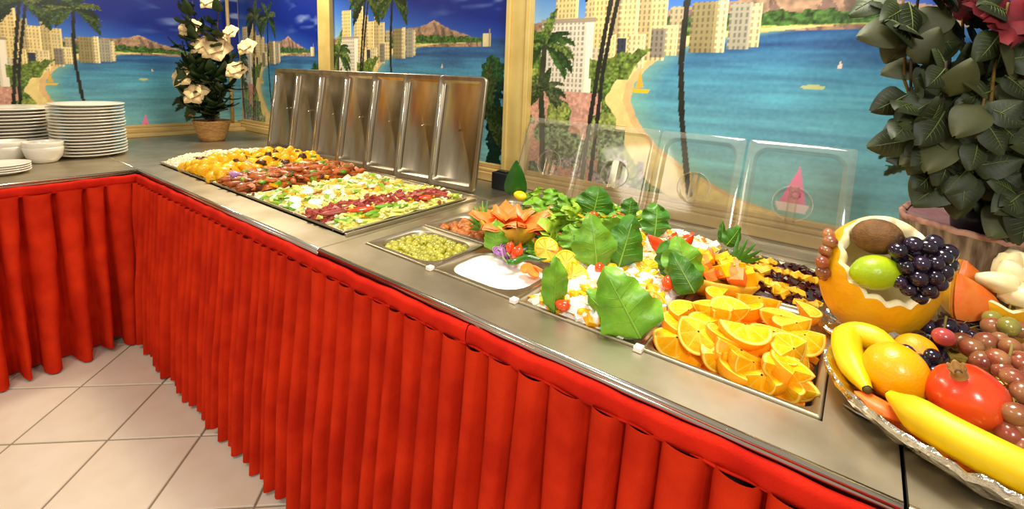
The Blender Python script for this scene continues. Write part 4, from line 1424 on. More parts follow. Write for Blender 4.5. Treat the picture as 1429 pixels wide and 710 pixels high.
def rose(label, px, py, z, rad, mtl, n=9):
    t = thing('carved_vegetable_rose', label, 'vegetable rose', tuple(G(px, py, z)))
    me, _ = leaf_mesh('petal', rad * 1.15, rad * 1.25, mtl, .45, .02, .5, .8, nu=6, nv=7, base=.3)
    for k in range(n):
        ring = k // 5
        link('petal', me, t, (0, 0, -rad * .4), (R(-35 + 20 * ring), 0, k * 1.26 + ring * .6), 1 - .22 * ring)
    link('heart', MB().ball((0, 0, 0), rad * .38, 10, 7).mesh('heart', mtl), t)


rose('tomato rose right of the papaya flower', 757, 322, .965, .034, M_TOM)
rose('small orange tomato rose behind the pair of broad leaves', 874, 322, .975, .027, M_TOM)
for k, (a, b, ry) in enumerate(((925, 348, -50), (950, 346, 35), (938, 350, 5))):
    put_leaf('red pepper petal standing at the back of the white salad', a, b, .955, .062, .035, M_TOM, (0, ry, 30), .1, .02, .4, .6, 60 + k, None, 'pepper piece', 'pepper_petal', 'red pepper petals')

# ---- carved papaya flower
p = G(712, 318, .955)
t = thing('carved_papaya_flower', 'carved papaya flower with orange petals beside the green salad', 'carved papaya', (p.x, p.y, H + .016), (0, 0, 0), None, 1.08)


def zig(r_, z_, a):
    k = .5 + .5 * math.cos(a * 9)
    return (r_ * (1 + .05 * k * (z_ > .05)), z_ + (.014 * k if z_ > .05 else 0))


link('bowl_rind', MB().lathe([(0, -.016), (.035, -.015), (.066, .003), (.086, .030), (.096, .058), (.090, .060), (.07, .035), (.03, .02), (0, .018)], 54, 0, None, zig).mesh('bowl_rind', M_PAPSKIN), t)
pme, _ = leaf_mesh('petal', .115, .078, M_PAPAYA, .30, .03, .35, .50, nu=8, nv=9, thick=.006, base=.4)
for k in range(8):
    a = k * 2 * math.pi / 8
    link('petal', pme, t, (.030 * math.sin(a) * -1, .030 * math.cos(a), .025), (R(-52 + 10 * (k % 2)), 0, a), 1.0)
for k in range(5):
    a = k * 2 * math.pi / 5 + .3
    link('petal', pme, t, (.012 * math.sin(a) * -1, .012 * math.cos(a), .03), (R(-25), 0, a), .75)

# ---- papaya half filled with fruit
p = G(995, 385, .94)
t = thing('filled_papaya_half', 'papaya half heaped with orange fruit cubes behind the orange wedges', 'filled papaya', (p.x, p.y, .940), (R(-8), R(4), R(20)), None, 1.2)
sh = MB()
sh.lathe([(0, -.055), (.04, -.050), (.068, -.030), (.082, .0), (.076, .004), (.06, -.004), (0, -.006)], 40, 0, Matrix.Diagonal((1.18, .9, .8, 1)))
link('papaya_shell', sh.mesh('papaya_shell', M_PAPSKIN), t)
r2 = random.Random(5)
cubes = []
for k in range(4):
    q = MB()
    q.chunk((0, 0, 0), .0135, 0, r2)
    cubes.append(q.mesh('fruit_cube', M_PAPAYA if k % 2 else M_ORFLESH, False))
for k in range(64):
    a = r2.uniform(0, 6.28)
    rr = math.sqrt(r2.random()) * .9
    link('fruit_cube', cubes[k % 4], t, (rr * .085 * math.cos(a), rr * .066 * math.sin(a), .006 + .034 * (1 - rr * rr)), (r2.uniform(0, 3), r2.uniform(0, 3), 0), r2.uniform(.85, 1.2))

# ---- hot food
hh = hfun(-.10, .19, .11, .755, .062, H - .004, 21)
mixheap('white_rice', 'mound of white rice with herbs at the far end of the steam counter', 'rice', -.08, .165, .130, .735, hh, [M_RICE, M_CHEESE, M_LETT], 1500, .0075, (1.6, .6, .6), 22, [8, 3, .35])
hm = hfun(.58, .95, .10, .77, .060, H - .002, 27)
hp = hfun(.15, .63, .10, .77, .070, H - .002, 23)
mixheap('potato_bed', 'lower layer of golden potatoes', 'potatoes', .165, .60, .130, .735, hp, [M_POT, M_DMEAT, M_LETT, M_CORN], 320, .017, (1.2, 1, .7), 24, [6, 1, 1, 2])
pm_ = [bumpy('potato_piece', (.036, .027, .022), M_POT, .25, k) for k in range(4)]
scatter('potato_piece', pm_, 'golden potato piece in the potato tray', 'potato', 'golden potato pieces', .18, .59, .14, .73, hp, 75, .048, 25, .008, (.8, 1.25))
dm_ = [bumpy('mushroom_piece', (.026, .024, .016), M_DMEAT, .35, k + 9) for k in range(2)]
scatter('mushroom_piece', dm_, 'dark browned mushroom among the golden potatoes', 'mushroom', 'browned mushrooms', .18, .59, .16, .72, hp, 14, .11, 26, .022, (.8, 1.1))
tag(link('onion_wedge', bumpy('onion_wedge', (.036, .022, .016), M_ONION, .3, 2), None, tuple(SURF(335, 246, hm, .022, (.5, .7, .18, .7))), (0, .2, .6)), 'purple onion wedge between the potatoes and the meat', 'onion piece')
tag(link('potato_half', bumpy('potato_half', (.045, .032, .026), M_POT, .12, 6), None, tuple(SURF(308, 250, hp, .018, (.2, .57, .18, .7))), (0, 0, .8)), 'large smooth golden potato at the front of its tray', 'potato')
mixheap('meat_bed', 'lower layer of roast meat with herbs', 'meat', .605, .925, .130, .735, hm, [M_MEAT, M_DMEAT, M_LETT, M_POT], 320, .016, (1.6, .8, .6), 28, [6, 3, 1.2, .6])
mm_ = [bumpy('meat_strip', (.046, .015, .013), M_MEAT, .45, k, 12, 8, 2.2) for k in range(4)]
scatter('meat_strip', mm_, 'browned roast meat strip in the meat tray', 'meat strip', 'roast meat strips', .62, .91, .15, .72, hm, 75, .036, 29, .010, (.8, 1.3), True)
gm_ = [bumpy('herb_sprig', (.022, .016, .010), M_LETT, .6, k, 10, 7, 3) for k in range(2)]
scatter('herb_sprig', gm_, 'green herb sprig on the roast meat', 'herb', 'herbs on the meat', .62, .91, .15, .60, hm, 12, .09, 30, .016, (.7, 1.1), True)
hs = hfun(.90, 1.33, .09, .78, .030, H - .006, 31)
mixheap('chicken_salad_bed', 'chopped yellow and green salad under the egg pieces', 'salad', .945, 1.29, .135, .73, hs, [M_CABB, M_LETTL, M_LETT, M_CHEESE, M_CORN, M_MEAT], 700, .015, (1.5, .9, .4), 32, [4, 2, 1, 3, 1.6, .5])
ew = [bumpy('boiled_egg', (.030, .024, .018), M_EGG, .06, k) for k in range(2)]
for k, (a, b) in enumerate(((412, 280), (440, 283), (458, 270), (430, 268), (505, 258), (402, 291), (471, 262))):
    tag(link('boiled_egg', ew[k % 2], None, tuple(SURF(a, b, hs, .010, (.975, 1.27, .16, .70))), (0, .1, k), (1, .8)[k > 3]), ['peeled white egg lying nearest the front left of its tray', 'peeled white egg right of the front one, beside the ham', 'peeled white egg in the middle of the salad tray',
        'peeled white egg behind the front pair', 'small peeled egg at the back of the salad tray', 'small egg piece at the front edge of the salad tray', 'small egg piece between the middle egg and the ham'][k], 'egg')
hc = hfun(1.29, 1.64, .09, .78, .045, H - .006, 33)
mixheap('cabbage_salad', 'pale shredded cabbage with green strips along the right edge of the hot counter', 'salad', 1.315, 1.612, .135, .73, hc, [M_CABB, M_LETTL, M_CHEESE, M_CORN], 650, .013, (2.2, .5, .4), 34, [5, 1.3, 1.5, .7])
r3 = random.Random(9)
hb_ = MB()
A_, B_ = G(408, 300, .94), G(612, 268, .94)
for k in range(420):
    f_ = r3.random()
    p = A_.lerp(B_, f_) + Vector((r3.gauss(0, .028), r3.gauss(0, .02), 0))
    p.x = min(p.x, 1.60)
    p.y = min(max(p.y, .15), .72)
    hb_.chunk((p.x, p.y, max(hs(p.x, p.y), hc(p.x, p.y)) + r3.uniform(.0, .016)), .014 * r3.uniform(.6, 1.2), 0, r3, (2.0, .6, .35))
tag(link('shredded_ham', hb_.mesh('shredded_ham', M_HAM, False)), 'band of shredded dark red ham across the salad tray', 'ham', kind='stuff')
for k, (a, b, lb) in enumerate(((505, 292, 'long red pepper strip lying on the cabbage'), (450, 300, 'reddish ham slice at the front end of the ham band'), (603, 278, 'red pepper piece near the back of the cabbage'))):
    tag(link('pepper_strip', bumpy('pepper_strip', (.050 if k < 2 else .03, .017, .009), M_TOM if k != 1 else M_HAM, .25, k), None, tuple(SURF(a, b, hc, .022, (1.2, 1.58, .17, .70))), (0, 0, R(70))), lb, 'pepper strip')
for k, (a, b) in enumerate(((475, 309), (535, 288), (560, 289), (590, 270), (520, 297))):
    tag(link('green_pepper_strip', bumpy('green_pepper_strip', (.038, .013, .008), M_LETT, .3, k + 4), None, tuple(SURF(a, b, hc, .012, (1.34, 1.58, .17, .70))), (0, 0, R(60 + k * 9))), 'green pepper strip on the pale cabbage', 'pepper strip', 'green pepper strips')

# ------------------------------------------------------------------ melon basket
def onto(v):
    return Vector(v).normalized()


def melon_shell(loc, radii, n, cut, nsc, parent_label, scal=.09, name='carved_melon', rind=M_MELON, thick=.80):
    t = thing(name, parent_label, 'carved melon', loc)
    n = onto(n)
    q = n.to_track_quat('Z', 'Y')

    def P(theta, phi, k):
        v = Vector((math.sin(theta) * math.cos(phi), math.sin(theta) * math.sin(phi), math.cos(theta)))
        v = q @ v
        bump_ = 1 + .012 * mnoise.noise(v * 4)
        return (v.x * radii[0] * k * bump_, v.y * radii[1] * k * bump_, v.z * radii[2] * k * bump_)
    NU, NV = 96, 26

    def th_cut(phi):
        return cut - scal * abs(math.sin(phi * nsc / 2))
    mb = MB()
    mb.grid(NU, NV, lambda u, v: P(math.pi - (math.pi - th_cut(u * 2 * math.pi)) * v + .0001, u * 2 * math.pi, 1), wrap=True)
    link('rind', mb.mesh('rind', rind), t)
    mb = MB()
    mb.grid(NU, NV, lambda u, v: P(math.pi - (math.pi - th_cut(u * 2 * math.pi)) * (1 - v) + .0001, u * 2 * math.pi, thick), wrap=True)
    mb.grid(NU, 5, lambda u, v: P(th_cut(u * 2 * math.pi) - .05 * math.sin(v * math.pi), u * 2 * math.pi, 1 - (1 - thick) * v), wrap=True)
    link('pale_flesh', mb.mesh('pale_flesh', M_MELIN), t)
    return t


MC = Vector(G(1220, 410, 1.0))
MC.z = 1.040
RTh = Vector((RT.x, RT.y, 0)).normalized()
FWh = Vector((FW.x, FW.y, 0)).normalized()
mel = melon_shell(tuple(MC), (.110, .105, .138), tuple(RTh * -.26 - FWh * .68 + Vector((0, 0, .74))), R(58), 15, 'yellow melon carved into a scalloped basket of kiwi, lime and black grapes')
MCx = MC
RTh = Vector((RT.x, RT.y, 0)).normalized()
FWh = Vector((FW.x, FW.y, 0)).normalized()


def AD(px, py, c, off=0.0):
    """point at the depth of c (plus off)"""
    d = FW + RT * ((px - 714.5) / FPX) - UP * ((py - CYP) / FPX)
    return CAM + d * ((Vector(c) - CAM).dot(FW) + off)


def rel(c, r_, t_, z_):
    """point c moved r_ along the counter-right view axis, t_ towards the guests, z_ up"""
    return Vector(c) + RTh * r_ - FWh * t_ + Vector((0, 0, z_))


kp = AD(1224, 330, MC, -.040)
t = thing('kiwi', 'brown kiwi sitting in the top of the melon basket', 'kiwi', tuple(kp), (R(76), R(6), R(50)))
link('skin', MB().ball((0, 0, 0), (.042, .038, .048), 22, 14).mesh('skin', M_KIWI), t)
link('stem_end', MB().lathe([(.012, .0455), (.010, .0495), (.006, .048), (.004, .0505), (0, .0505)], 14).mesh('stem_end', M_KIWIEND), t)
lp_ = AD(1222, 380, MC, -.072)
t = thing('lime', 'yellow green lime in the mouth of the melon basket', 'lime', tuple(lp_), (R(8), R(78), R(33)))


def limef(v):
    return Vector((v.x, v.y, v.z * (1 + .10 * abs(v.z) ** 8)))


link('skin', MB().ball((0, 0, 0), (.036, .036, .044), 22, 14, 0, None, limef).mesh('skin', M_LIME), t)
link('stem_scar', MB().ball((0, 0, .047), (.005, .005, .002), 10, 6).mesh('stem_scar', M_STEM), t)


def bunch(label, pts, rad, mtl, stem_from=None, group=None, shape=(1, 1, 1.12), seed=1, name='grape_bunch'):
    r_ = random.Random(seed)
    c0 = pts[0]
    t = thing(name, label, 'grapes', tuple(c0))
    me = MB().ball((0, 0, 0), (rad * shape[0], rad * shape[1], rad * shape[2]), 18, 12).mesh('grape', mtl)
    for p in pts:
        link('grape', me, t, tuple(Vector(p) - c0), (r_.uniform(0, 6.28), r_.uniform(0, 1.5), 0), r_.uniform(.9, 1.08))
    sb = MB()
    mid = sum((Vector(p) for p in pts), Vector()) / len(pts) - c0
    top = (Vector(stem_from) - c0) if stem_from is not None else mid + Vector((0, 0, .05))
    sb.tube([tuple(top), tuple(mid + Vector((0, 0, .01))), tuple(mid)], [.0022, .002, .0015], 6)
    for p in pts[::2]:
        e = Vector(p) - c0
        sb.tube([tuple(mid), tuple(mid.lerp(e, .6) + Vector((0, 0, .004))), tuple(e)], .0011, 5)
    link('stem', sb.mesh('stem', M_STEM), t)
    return t


def pxpts(lst):
    return [G(a, b, z) for a, b, z in lst]


def plane_pts(c, lst, sc, depth=.0):
    """points given across/up a bunch facing the guests"""
    return [Vector(c) + RTh * (a * sc) + Vector((0, 0, b * sc)) - FWh * d for a, b, d in lst]


bg = [(-30, 12, .0), (-22, -8, .012), (-28, -30, .01), (-10, 22, .0), (-8, 0, .022), (-10, -20, .024), (-14, -40, .012), (6, 20, .006), (10, 2, .024), (8, -16, .030), (6, -36, .024), (4, -52, .012),
      (22, 24, -.006), (26, 8, .012), (24, -10, .022), (22, -28, .020), (20, -44, .008), (40, 12, .0), (40, -6, .006), (36, -20, .006), (50, -8, -.008), (0, 8, -.01), (14, -8, .0), (-20, 0, -.01), (30, 0, -.01), (12, -30, .0), (-4, -28, .004), (46, 4, -.01)]
bc = AD(1281, 362, MC, -.095)
bunch('black grape bunch spilling out of the melon basket', plane_pts(bc, bg, .00145), .0160, M_BGRAPE, bc + Vector((-.01, 0, .045)), shape=(1, 1, 1.08))
rg = [(0, 0, 0), (-4, 18, .0), (4, 36, -.01), (10, 52, -.01), (12, 10, -.02), (14, 30, -.02), (16, 60, -.03), (8, -8, -.01)]
bc2 = rel(MC, -.118, -.005, .005)
bunch('small red grape bunch tucked behind the left side of the melon basket', plane_pts(bc2, rg, .0013), .0145, M_RGRAPE)
# foil plate under the basket
f_t = thing('foil_tray', 'crumpled foil tray under the melon basket', 'foil tray', (MC.x, MC.y, H + .002))


def foilf(seed, amp):
    def f(r_, z_, a):
        n = mnoise.noise(Vector((math.cos(a) * 6, math.sin(a) * 6, r_ * 30 + seed)))
        return (r_ * (1 + amp * n), z_ + amp * .12 * n)
    return f


link('foil', MB().lathe([(0, .002), (.05, .002), (.075, .004), (.098, .014), (.108, .024), (.113, .020), (.108, .012), (.09, .002), (.05, 0), (0, 0)], 90, 0, None, foilf(2, .09)).mesh('foil', M_FOIL, False), f_t)

# ------------------------------------------------------------------ foil platter with fruit
PC = Vector((3.262, .262, H))
PRX, PRY = .287, .232
t = thing('foil_platter', 'big oval platter wrapped in foil holding whole fruit at the right', 'platter', tuple(PC), (0, 0, 0))


def plf(r_, z_, a):
    n = mnoise.noise(Vector((math.cos(a) * 9, math.sin(a) * 9, r_ * 14)))
    n2_ = mnoise.noise(Vector((math.cos(a) * 30, math.sin(a) * 30, r_ * 50)))
    k = max(0, r_ - .7)
    return (r_ * (1 + .02 * n * (k > 0)), z_ + (.010 * n + .006 * n2_) * (k > 0))


mS = Matrix.Diagonal((PRX, PRY, 1, 1))
link('foil_inside', MB().lathe([(0, .012), (.5, .012), (.72, .016), (.86, .030), (.955, .046)], 140, 0, mS, plf).mesh('foil_inside', M_FOILG, False), t)
link('foil_rim', MB().lathe([(.955, .046), (.985, .053), (1.0, .050), (.995, .040), (.96, .030), (.88, .014), (.74, .002), (0, 0)], 140, 0, mS, plf).mesh('foil_rim', M_FOIL, False), t)


def banana(label, pts, rad, tipm=True):
    c0 = Vector(pts[0])
    t = thing('banana', label, 'banana', tuple(c0))
    P_ = []
    n = 22
    ctrl = [Vector(p) - c0 for p in pts]
    for i in range(n):
        f_ = i / (n - 1)
        # quadratic/cubic bezier through control points
        q = ctrl[:]
        while len(q) > 1:
            q = [q[k].lerp(q[k + 1], f_) for k in range(len(q) - 1)]
        P_.append(q[0])
    rd = []
    for i in range(n):
        f_ = i / (n - 1)
        rd.append(rad * min(1, .32 + 5.0 * f_ ** 1.1) * min(1, .30 + 3.4 * (1 - f_) ** 1.0))
    mb = MB()
    seg = 15
    ref = Vector((0, 0, 1))
    vs = []
    for i, p in enumerate(P_):
        tt = (P_[min(i + 1, n - 1)] - P_[max(i - 1, 0)]).normalized()
        a1 = (ref - tt * ref.dot(tt)).normalized()
        b1 = tt.cross(a1)
        for k in range(seg):
            a = 2 * math.pi * k / seg
            rr = rd[i] * (1 + .055 * math.cos(a * 5))
            vs.append(p + (a1 * math.cos(a) + b1 * math.sin(a)) * rr)
    fs = [(j * seg + i, j * seg + (i + 1) % seg, (j + 1) * seg + (i + 1) % seg, (j + 1) * seg + i) for j in range(n - 1) for i in range(seg)]
    mb.add(vs, fs)
    link('skin', mb.mesh('skin', M_BANANA), t)
    d0 = (P_[0] - P_[1]).normalized()
    link('dark_tip', MB().tube([tuple(P_[0] - d0 * .003), tuple(P_[0] + d0 * .006)], [rd[0] * 1.02, rd[0] * .6], 10).mesh('dark_tip', M_BANTIP), t)
    d1 = (P_[-1] - P_[-2]).normalized()
    link('stalk', MB().tube([tuple(P_[-1] - d1 * .003), tuple(P_[-1] + d1 * .02), tuple(P_[-1] + d1 * .035)], [rd[-1], rd[-1] * .7, rd[-1] * .8], 10).mesh('stalk', M_BANGRN), t)
    return t


banana('long banana lying along the front edge of the foil platter', [G(1243, 552, .955), G(1300, 598, .965), G(1370, 625, .970), G(1440, 668, .965), G(1500, 690, .965)], .0275)
banana('short curved banana hooked around the orange at the left end of the platter', [G(1210, 543, .945), G(1180, 500, .955), G(1150, 440, .965), G(1225, 465, .985), G(1262, 500, .965)], .025)


def fruitball(kind, label, cat, p, rad, mtl, scar=M_STEM, fn=None, rot=(0, 0, 0)):
    t = thing(kind, label, cat, tuple(p), rot)
    link('skin', MB().ball((0, 0, 0), rad, 28, 18, 0, None, fn).mesh('skin', mtl), t)
    link('stem_scar', MB().ball((0, 0, rad[2] * .985 if not isinstance(rad, float) else rad), (.005, .005, .002), 10, 6).mesh('stem_scar', scar), t)
    return t


fruitball('orange', 'whole yellow orange between the two bananas', 'orange', G(1250, 519, .965), (.050, .050, .048), M_LEMON, M_STEM, None, (R(-30), R(50), 0))
fruitball('orange', 'darker orange half hidden behind the yellow one at the platter edge', 'orange', G(1278, 492, .955), (.036, .036, .034), M_ORPEEL, M_STEM, None, (R(-60), R(20), 0))
tag(link('orange_piece', bumpy('orange_piece', (.040, .022, .012), M_PAPAYA, .2, 3), None, tuple(G(1222, 566, .925)), (0, 0, R(-30))), 'flat orange fruit slice under the left end of the long banana', 'fruit slice')


def pomf(v):
    a = math.atan2(v.y, v.x)
    return v * (1 + .022 * math.cos(a * 6) * (1 - v.z * v.z) + .012 * mnoise.noise(v * 3))


pp = G(1349, 552, .975)
t = thing('pomegranate', 'big red pomegranate with its dried crown upward', 'pomegranate', tuple(pp), (R(22), R(-22), 0))
link('skin', MB().ball((0, 0, 0), (.051, .051, .046), 36, 22, 0, None, pomf).mesh('skin', M_POM), t)
cr = MB()


def crf(r_, z_, a):
    return (r_, z_ + (.007 * abs(math.sin(a * 3)) if z_ > .054 else 0))


cr.lathe([(.014, .042), (.011, .046), (.0095, .050), (.012, .057), (.0105, .056), (.007, .050), (0, .046)], 36, 0, None, crf)
link('crown', cr.mesh('crown', M_POMC), t)
link('crown_stamens', MB().ball((0, 0, .049), (.005, .005, .004), 10, 6).mesh('crown_stamens', M_KIWIEND), t)

dk = [(1283, 472, .965), (1300, 498, .965), (1268, 492, .960), (1285, 505, .955), (1312, 478, .97), (1322, 455, .975), (1296, 455, .965), (1278, 455, .95), (1340, 462, .965), (1355, 470, .96), (1360, 442, .975), (1345, 448, .96),
      (1375, 452, .965), (1310, 500, .95), (1270, 480, .945), (1305, 520, .945), (1330, 480, .95)]
bunch('black grape bunch lying behind the pomegranate on the platter', pxpts(dk), .0165, M_BGRAPE, seed=4, shape=(1, 1, 1.22))
rdp = [(1356, 486, .985), (1342, 478, .975), (1376, 478, .99), (1392, 500, 1.0), (1370, 505, .985), (1410, 485, 1.0), (1425, 505, 1.0), (1414, 528, 1.0), (1395, 475, .985), (1428, 548, .995), (1418, 578, .985), (1385, 455, .985),
       (1405, 458, .99), (1425, 460, .99), (1400, 518, .985), (1440, 525, .99), (1442, 490, .99), (1436, 575, .97), (1410, 605, .955), (1428, 600, .965), (1445, 600, .96), (1455, 560, .97), (1365, 490, .965), (1430, 625, .945), (1412, 555, .97), (1380, 490, .96)]
bunch('red grape bunch draped over the right side of the pomegranate', pxpts(rdp), .0175, M_RGRAPE, seed=5, shape=(1, 1, 1.12))
tag(link('grape', MB().ball((0, 0, 0), (.0185, .0175, .0165), 18, 12).mesh('grape', mat('pink_grape', C3('c0504a'), .2, 0, C3('a83c3c'), 16, coat=.3)), None, tuple(G(1317, 470, .995))), 'single pink grape lying on the black grapes', 'grape')
gg = [(1385, 445, .995), (1398, 438, .99), (1415, 442, .99), (1408, 455, 1.0), (1425, 430, .98)]
bunch('yellow green grapes on top of the red bunch', pxpts(gg), .017, mat('green_grape', C3('a89a4a'), .2, 0, C3('8c8438'), 14, coat=.3), seed=6)

# ------------------------------------------------------------------ second carved melon
M2 = Vector(G(1400, 418, 1.0))
M2.z = 1.0
m2 = melon_shell(tuple(M2), (.115, .10, .085), (-.05, -.25, .95), R(72), 9, 'second carved yellow melon filled with white and orange fruit by the log pot', .16, 'carved_melon', M_MELON, .82)
r5 = random.Random(12)
wm = [bumpy('white_melon_chunk', (.034, .024, .019), M_MELIN, .3, k, 12, 8) for k in range(3)]
for k, (a, u_, d) in enumerate(((-45, 30, .04), (-20, 42, .03), (5, 38, .045), (28, 44, .03), (45, 30, .03), (-30, 12, .065), (0, 18, .07), (30, 16, .06), (-5, 52, .0), (20, 56, -.01), (50, 10, .05), (-15, -6, .08))):
    tag(link('melon_chunk', wm[k % 3], None, tuple(rel(M2, a * .0013, d, .028 + u_ * .0010)), (k, k * 1.3, k * .5), 1.1), 'white melon chunk in the second carved melon', 'melon chunk', 'white melon chunks')
ome2, _ = leaf_mesh('orange_point', .10, .055, M_PAPAYA, .12, 0, .3, .5, nu=6, nv=8, thick=.009, base=.9)
for k, (a, d, ro, lb) in enumerate(((-68, .045, -25, 'orange pointed fruit wedge at the left side of the second melon'), (20, .10, 12, 'orange pointed fruit wedge at the front of the second melon'), (55, -.03, 20, 'orange wedge tip behind the white chunks'),
                                    (-30, -.02, -12, 'orange wedge tip at the back left of the second melon'))):
    t = thing('fruit_wedge', lb, 'fruit wedge', tuple(rel(M2, a * .0014, d, -.02)), (R(-8), R(ro), R(37)))
    link('wedge_flesh', ome2, t)
    me, _ = leaf_mesh('wedge_rind', .10, .055, M_MELON, .12, 0, .3, .5, nu=6, nv=8, thick=.003, base=.9)
    link('wedge_rind', me, t, (0, .006, 0))
tag(link('grape', MB().ball((0, 0, 0), (.0165, .0165, .0165), 18, 12).mesh('grape', M_BGRAPE), None, tuple(rel(M2, .030, .080, .062))), 'single black grape on the white melon chunks', 'grape')
tag(link('grape', MB().ball((0, 0, 0), (.017, .017, .018), 18, 12).mesh('grape', M_RGRAPE), None, tuple(rel(M2, .050, .095, .020))), 'single red grape at the right rim of the second melon', 'grape')
t = thing('foil_tray', 'foil tray under the second carved melon', 'foil tray', (M2.x, M2.y, H + .002))
link('foil', MB().lathe([(0, .002), (.05, .002), (.075, .004), (.092, .012), (.10, .018), (.09, .004), (.05, 0), (0, 0)], 90, 0, None, foilf(7, .07)).mesh('foil', M_FOIL, False), t)

# knife half under the platter
a_, b_2 = G(1178, 563, H + .003), G(1262, 606, H + .003)
dv = b_2 - a_
t = thing('table_knife', 'steel knife blade sticking out from under the foil platter', 'knife', tuple(a_), (0, 0, math.atan2(dv.y, dv.x)))
kb = MB().add([(0, -.004, 0), (.02, -.010, 0), (.09, -.010, 0), (.09, .010, 0), (.01, .010, 0), (0, -.004, .002), (.02, -.009, .0025), (.09, -.009, .0025), (.09, .009, .0025), (.01, .009, .0025)],
              [(0, 4, 3, 2, 1), (5, 6, 7, 8, 9), (0, 1, 6, 5), (1, 2, 7, 6), (2, 3, 8, 7), (3, 4, 9, 8), (4, 0, 5, 9)])
link('blade', kb.mesh('blade', M_STEELB, False), t)
link('handle', MB().box((.09, -.008, -.0005), (.17, .008, .004)).mesh('handle', M_STEELB, False), t, bev=.002)

# ------------------------------------------------------------------ log pot with a leafy plant
LC = Vector((3.285, .912, H))
t = thing('log_planter', 'rough log planter with a purple stained top at the right end', 'planter', tuple(LC), (0, 0, R(10)))
LR, LH = .196, .222


def logf(r_, z_, a):
    n = mnoise.noise(Vector((math.cos(a) * 9, math.sin(a) * 9, z_ * 3)))
    n2_ = mnoise.noise(Vector((math.cos(a) * 3, math.sin(a) * 3, 4)))
    return (r_ * (1 + (.035 * n + .05 * n2_)), z_ + (.008 * n if z_ > .2 else 0))


link('bark', MB().lathe([(LR * .95, 0), (LR * .97, .04), (LR * .95, .12), (LR * .98, .20), (LR * .995, LH - .006)], 90, 0, None, logf).mesh('bark', M_LOG), t)
link('rim', MB().lathe([(LR * .995, LH - .006), (LR * 1.005, LH + .003), (LR * .97, LH + .008), (LR * .93, LH)], 90, 0, None, logf).mesh('rim', M_BARKRIM), t)
link('top_cut', MB().lathe([(LR * .94, LH - .004), (LR * .6, LH - .014), (0, LH - .02)], 60, 0, None, logf).mesh('top_cut', M_LOGTOP), t)
PB = LC + Vector((.0, .0, LH - .02)) - RTh * .055
pt = thing('rubber_plant', 'leafy broad-leaved plant growing from the log planter at the right', 'plant', tuple(PB))
link('inner_pot', MB().lathe([(0, 0), (.045, 0), (.055, .06), (.052, .06), (.04, .05), (0, .05)], 24).mesh('inner_pot', M_BLACK), pt)
lfm, lfr = leaf_mesh('leaf', .108, .092, M_FICUS, .18, .0, .22, .66, nu=7, nv=10, rib=M_RIBD, base=.05, thick=.0016)
lfm2, _ = leaf_mesh('leaf', .108, .090, M_FICUS2, .24, .0, .22, .66, nu=7, nv=10, base=.05, thick=.0016)
ribm = mat('leaf_vein', C3('6c7434'), .5)
r6 = random.Random(21)
stems = []
br_spec = [(-.27, -.03, .50), (-.28, .0, .62), (-.22, -.08, .42), (-.16, -.12, .34), (-.24, .02, .74), (-.12, -.10, .55), (-.18, -.02, .66), (-.10, .04, .78), (-.02, -.08, .68), (-.14, -.08, .20), (-.20, -.06, .28),
           (.0, -.13, .30), (.06, -.14, .24), (.03, -.12, .44), (.10, -.10, .36), (.16, -.12, .28), (.09, -.06, .56), (.15, -.06, .48), (.20, -.04, .60), (.05, .0, .74), (.13, .0, .72), (.22, -.08, .40), (-.05, -.14, .14), (-.08, -.05, .40), (-.26, -.05, .36), (.01, -.05, .55)]
for bi, (dx, dy, hh_) in enumerate(br_spec):
    e = RTh * dx + FWh * dy + Vector((0, 0, hh_))
    pts = []
    s0 = Vector((r6.uniform(-.02, .02), r6.uniform(-.02, .02), .05))
    for k in range(8):
        f_ = k / 7
        p = s0.lerp(e, f_)
        off = e - s0
        out = Vector((off.x, off.y, 0)) * (math.sin(f_ * math.pi) * .25)
        pts.append(p + out + Vector((r6.uniform(-1, 1), r6.uniform(-1, 1), 0)) * .006)
    link('branch', MB().tube([tuple(p) for p in pts], [.0052 - .0004 * k for k in range(8)], 7).mesh('branch', M_TWIG if bi % 2 else M_DTWIG), pt)
    nl = int(10 + hh_ * 12)
    for k in range(nl):
        f_ = .38 + .64 * k / nl
        i0 = min(int(f_ * 7), 6)
        p = pts[i0].lerp(pts[i0 + 1], min(1, f_ * 7 - i0)) if f_ < 1 else pts[-1]
        az = r6.uniform(0, 6.28)
        dirv = (RTh * math.cos(az) + Vector((0, 0, 1)) * (math.sin(az) * .85 - .15) - FWh * r6.uniform(-.35, .75)).normalized()
        q = dirv.to_track_quat('Z', 'Y')
        # turn the blade face towards up and the guests
        face = (Vector((0, 0, .75)) - FWh * 1.0)
        yq = q @ Vector((0, -1, 0))
        face = face - dirv * face.dot(dirv)
        ang = yq.angle(face) if face.length > 1e-4 else 0
        if yq.cross(face).dot(dirv) < 0:
            ang = -ang
        from mathutils import Quaternion
        q = Quaternion(dirv, ang + r6.uniform(-.5, .5)) @ q
        st = p + dirv * .018
        sc_ = r6.uniform(.58, .95)
        wp = PB + st + dirv * .118 * sc_
        if wp.y > WY - .04 or (PB + st).y > WY - .03:
            continue
        back = r6.random() < .25
        lo = link('leaf', lfm2 if back else lfm, pt, tuple(st), (0, 0, 0), sc_)
        lo.rotation_euler = q.to_euler()
        if not back:
            lv = link('vein', lfr, lo)
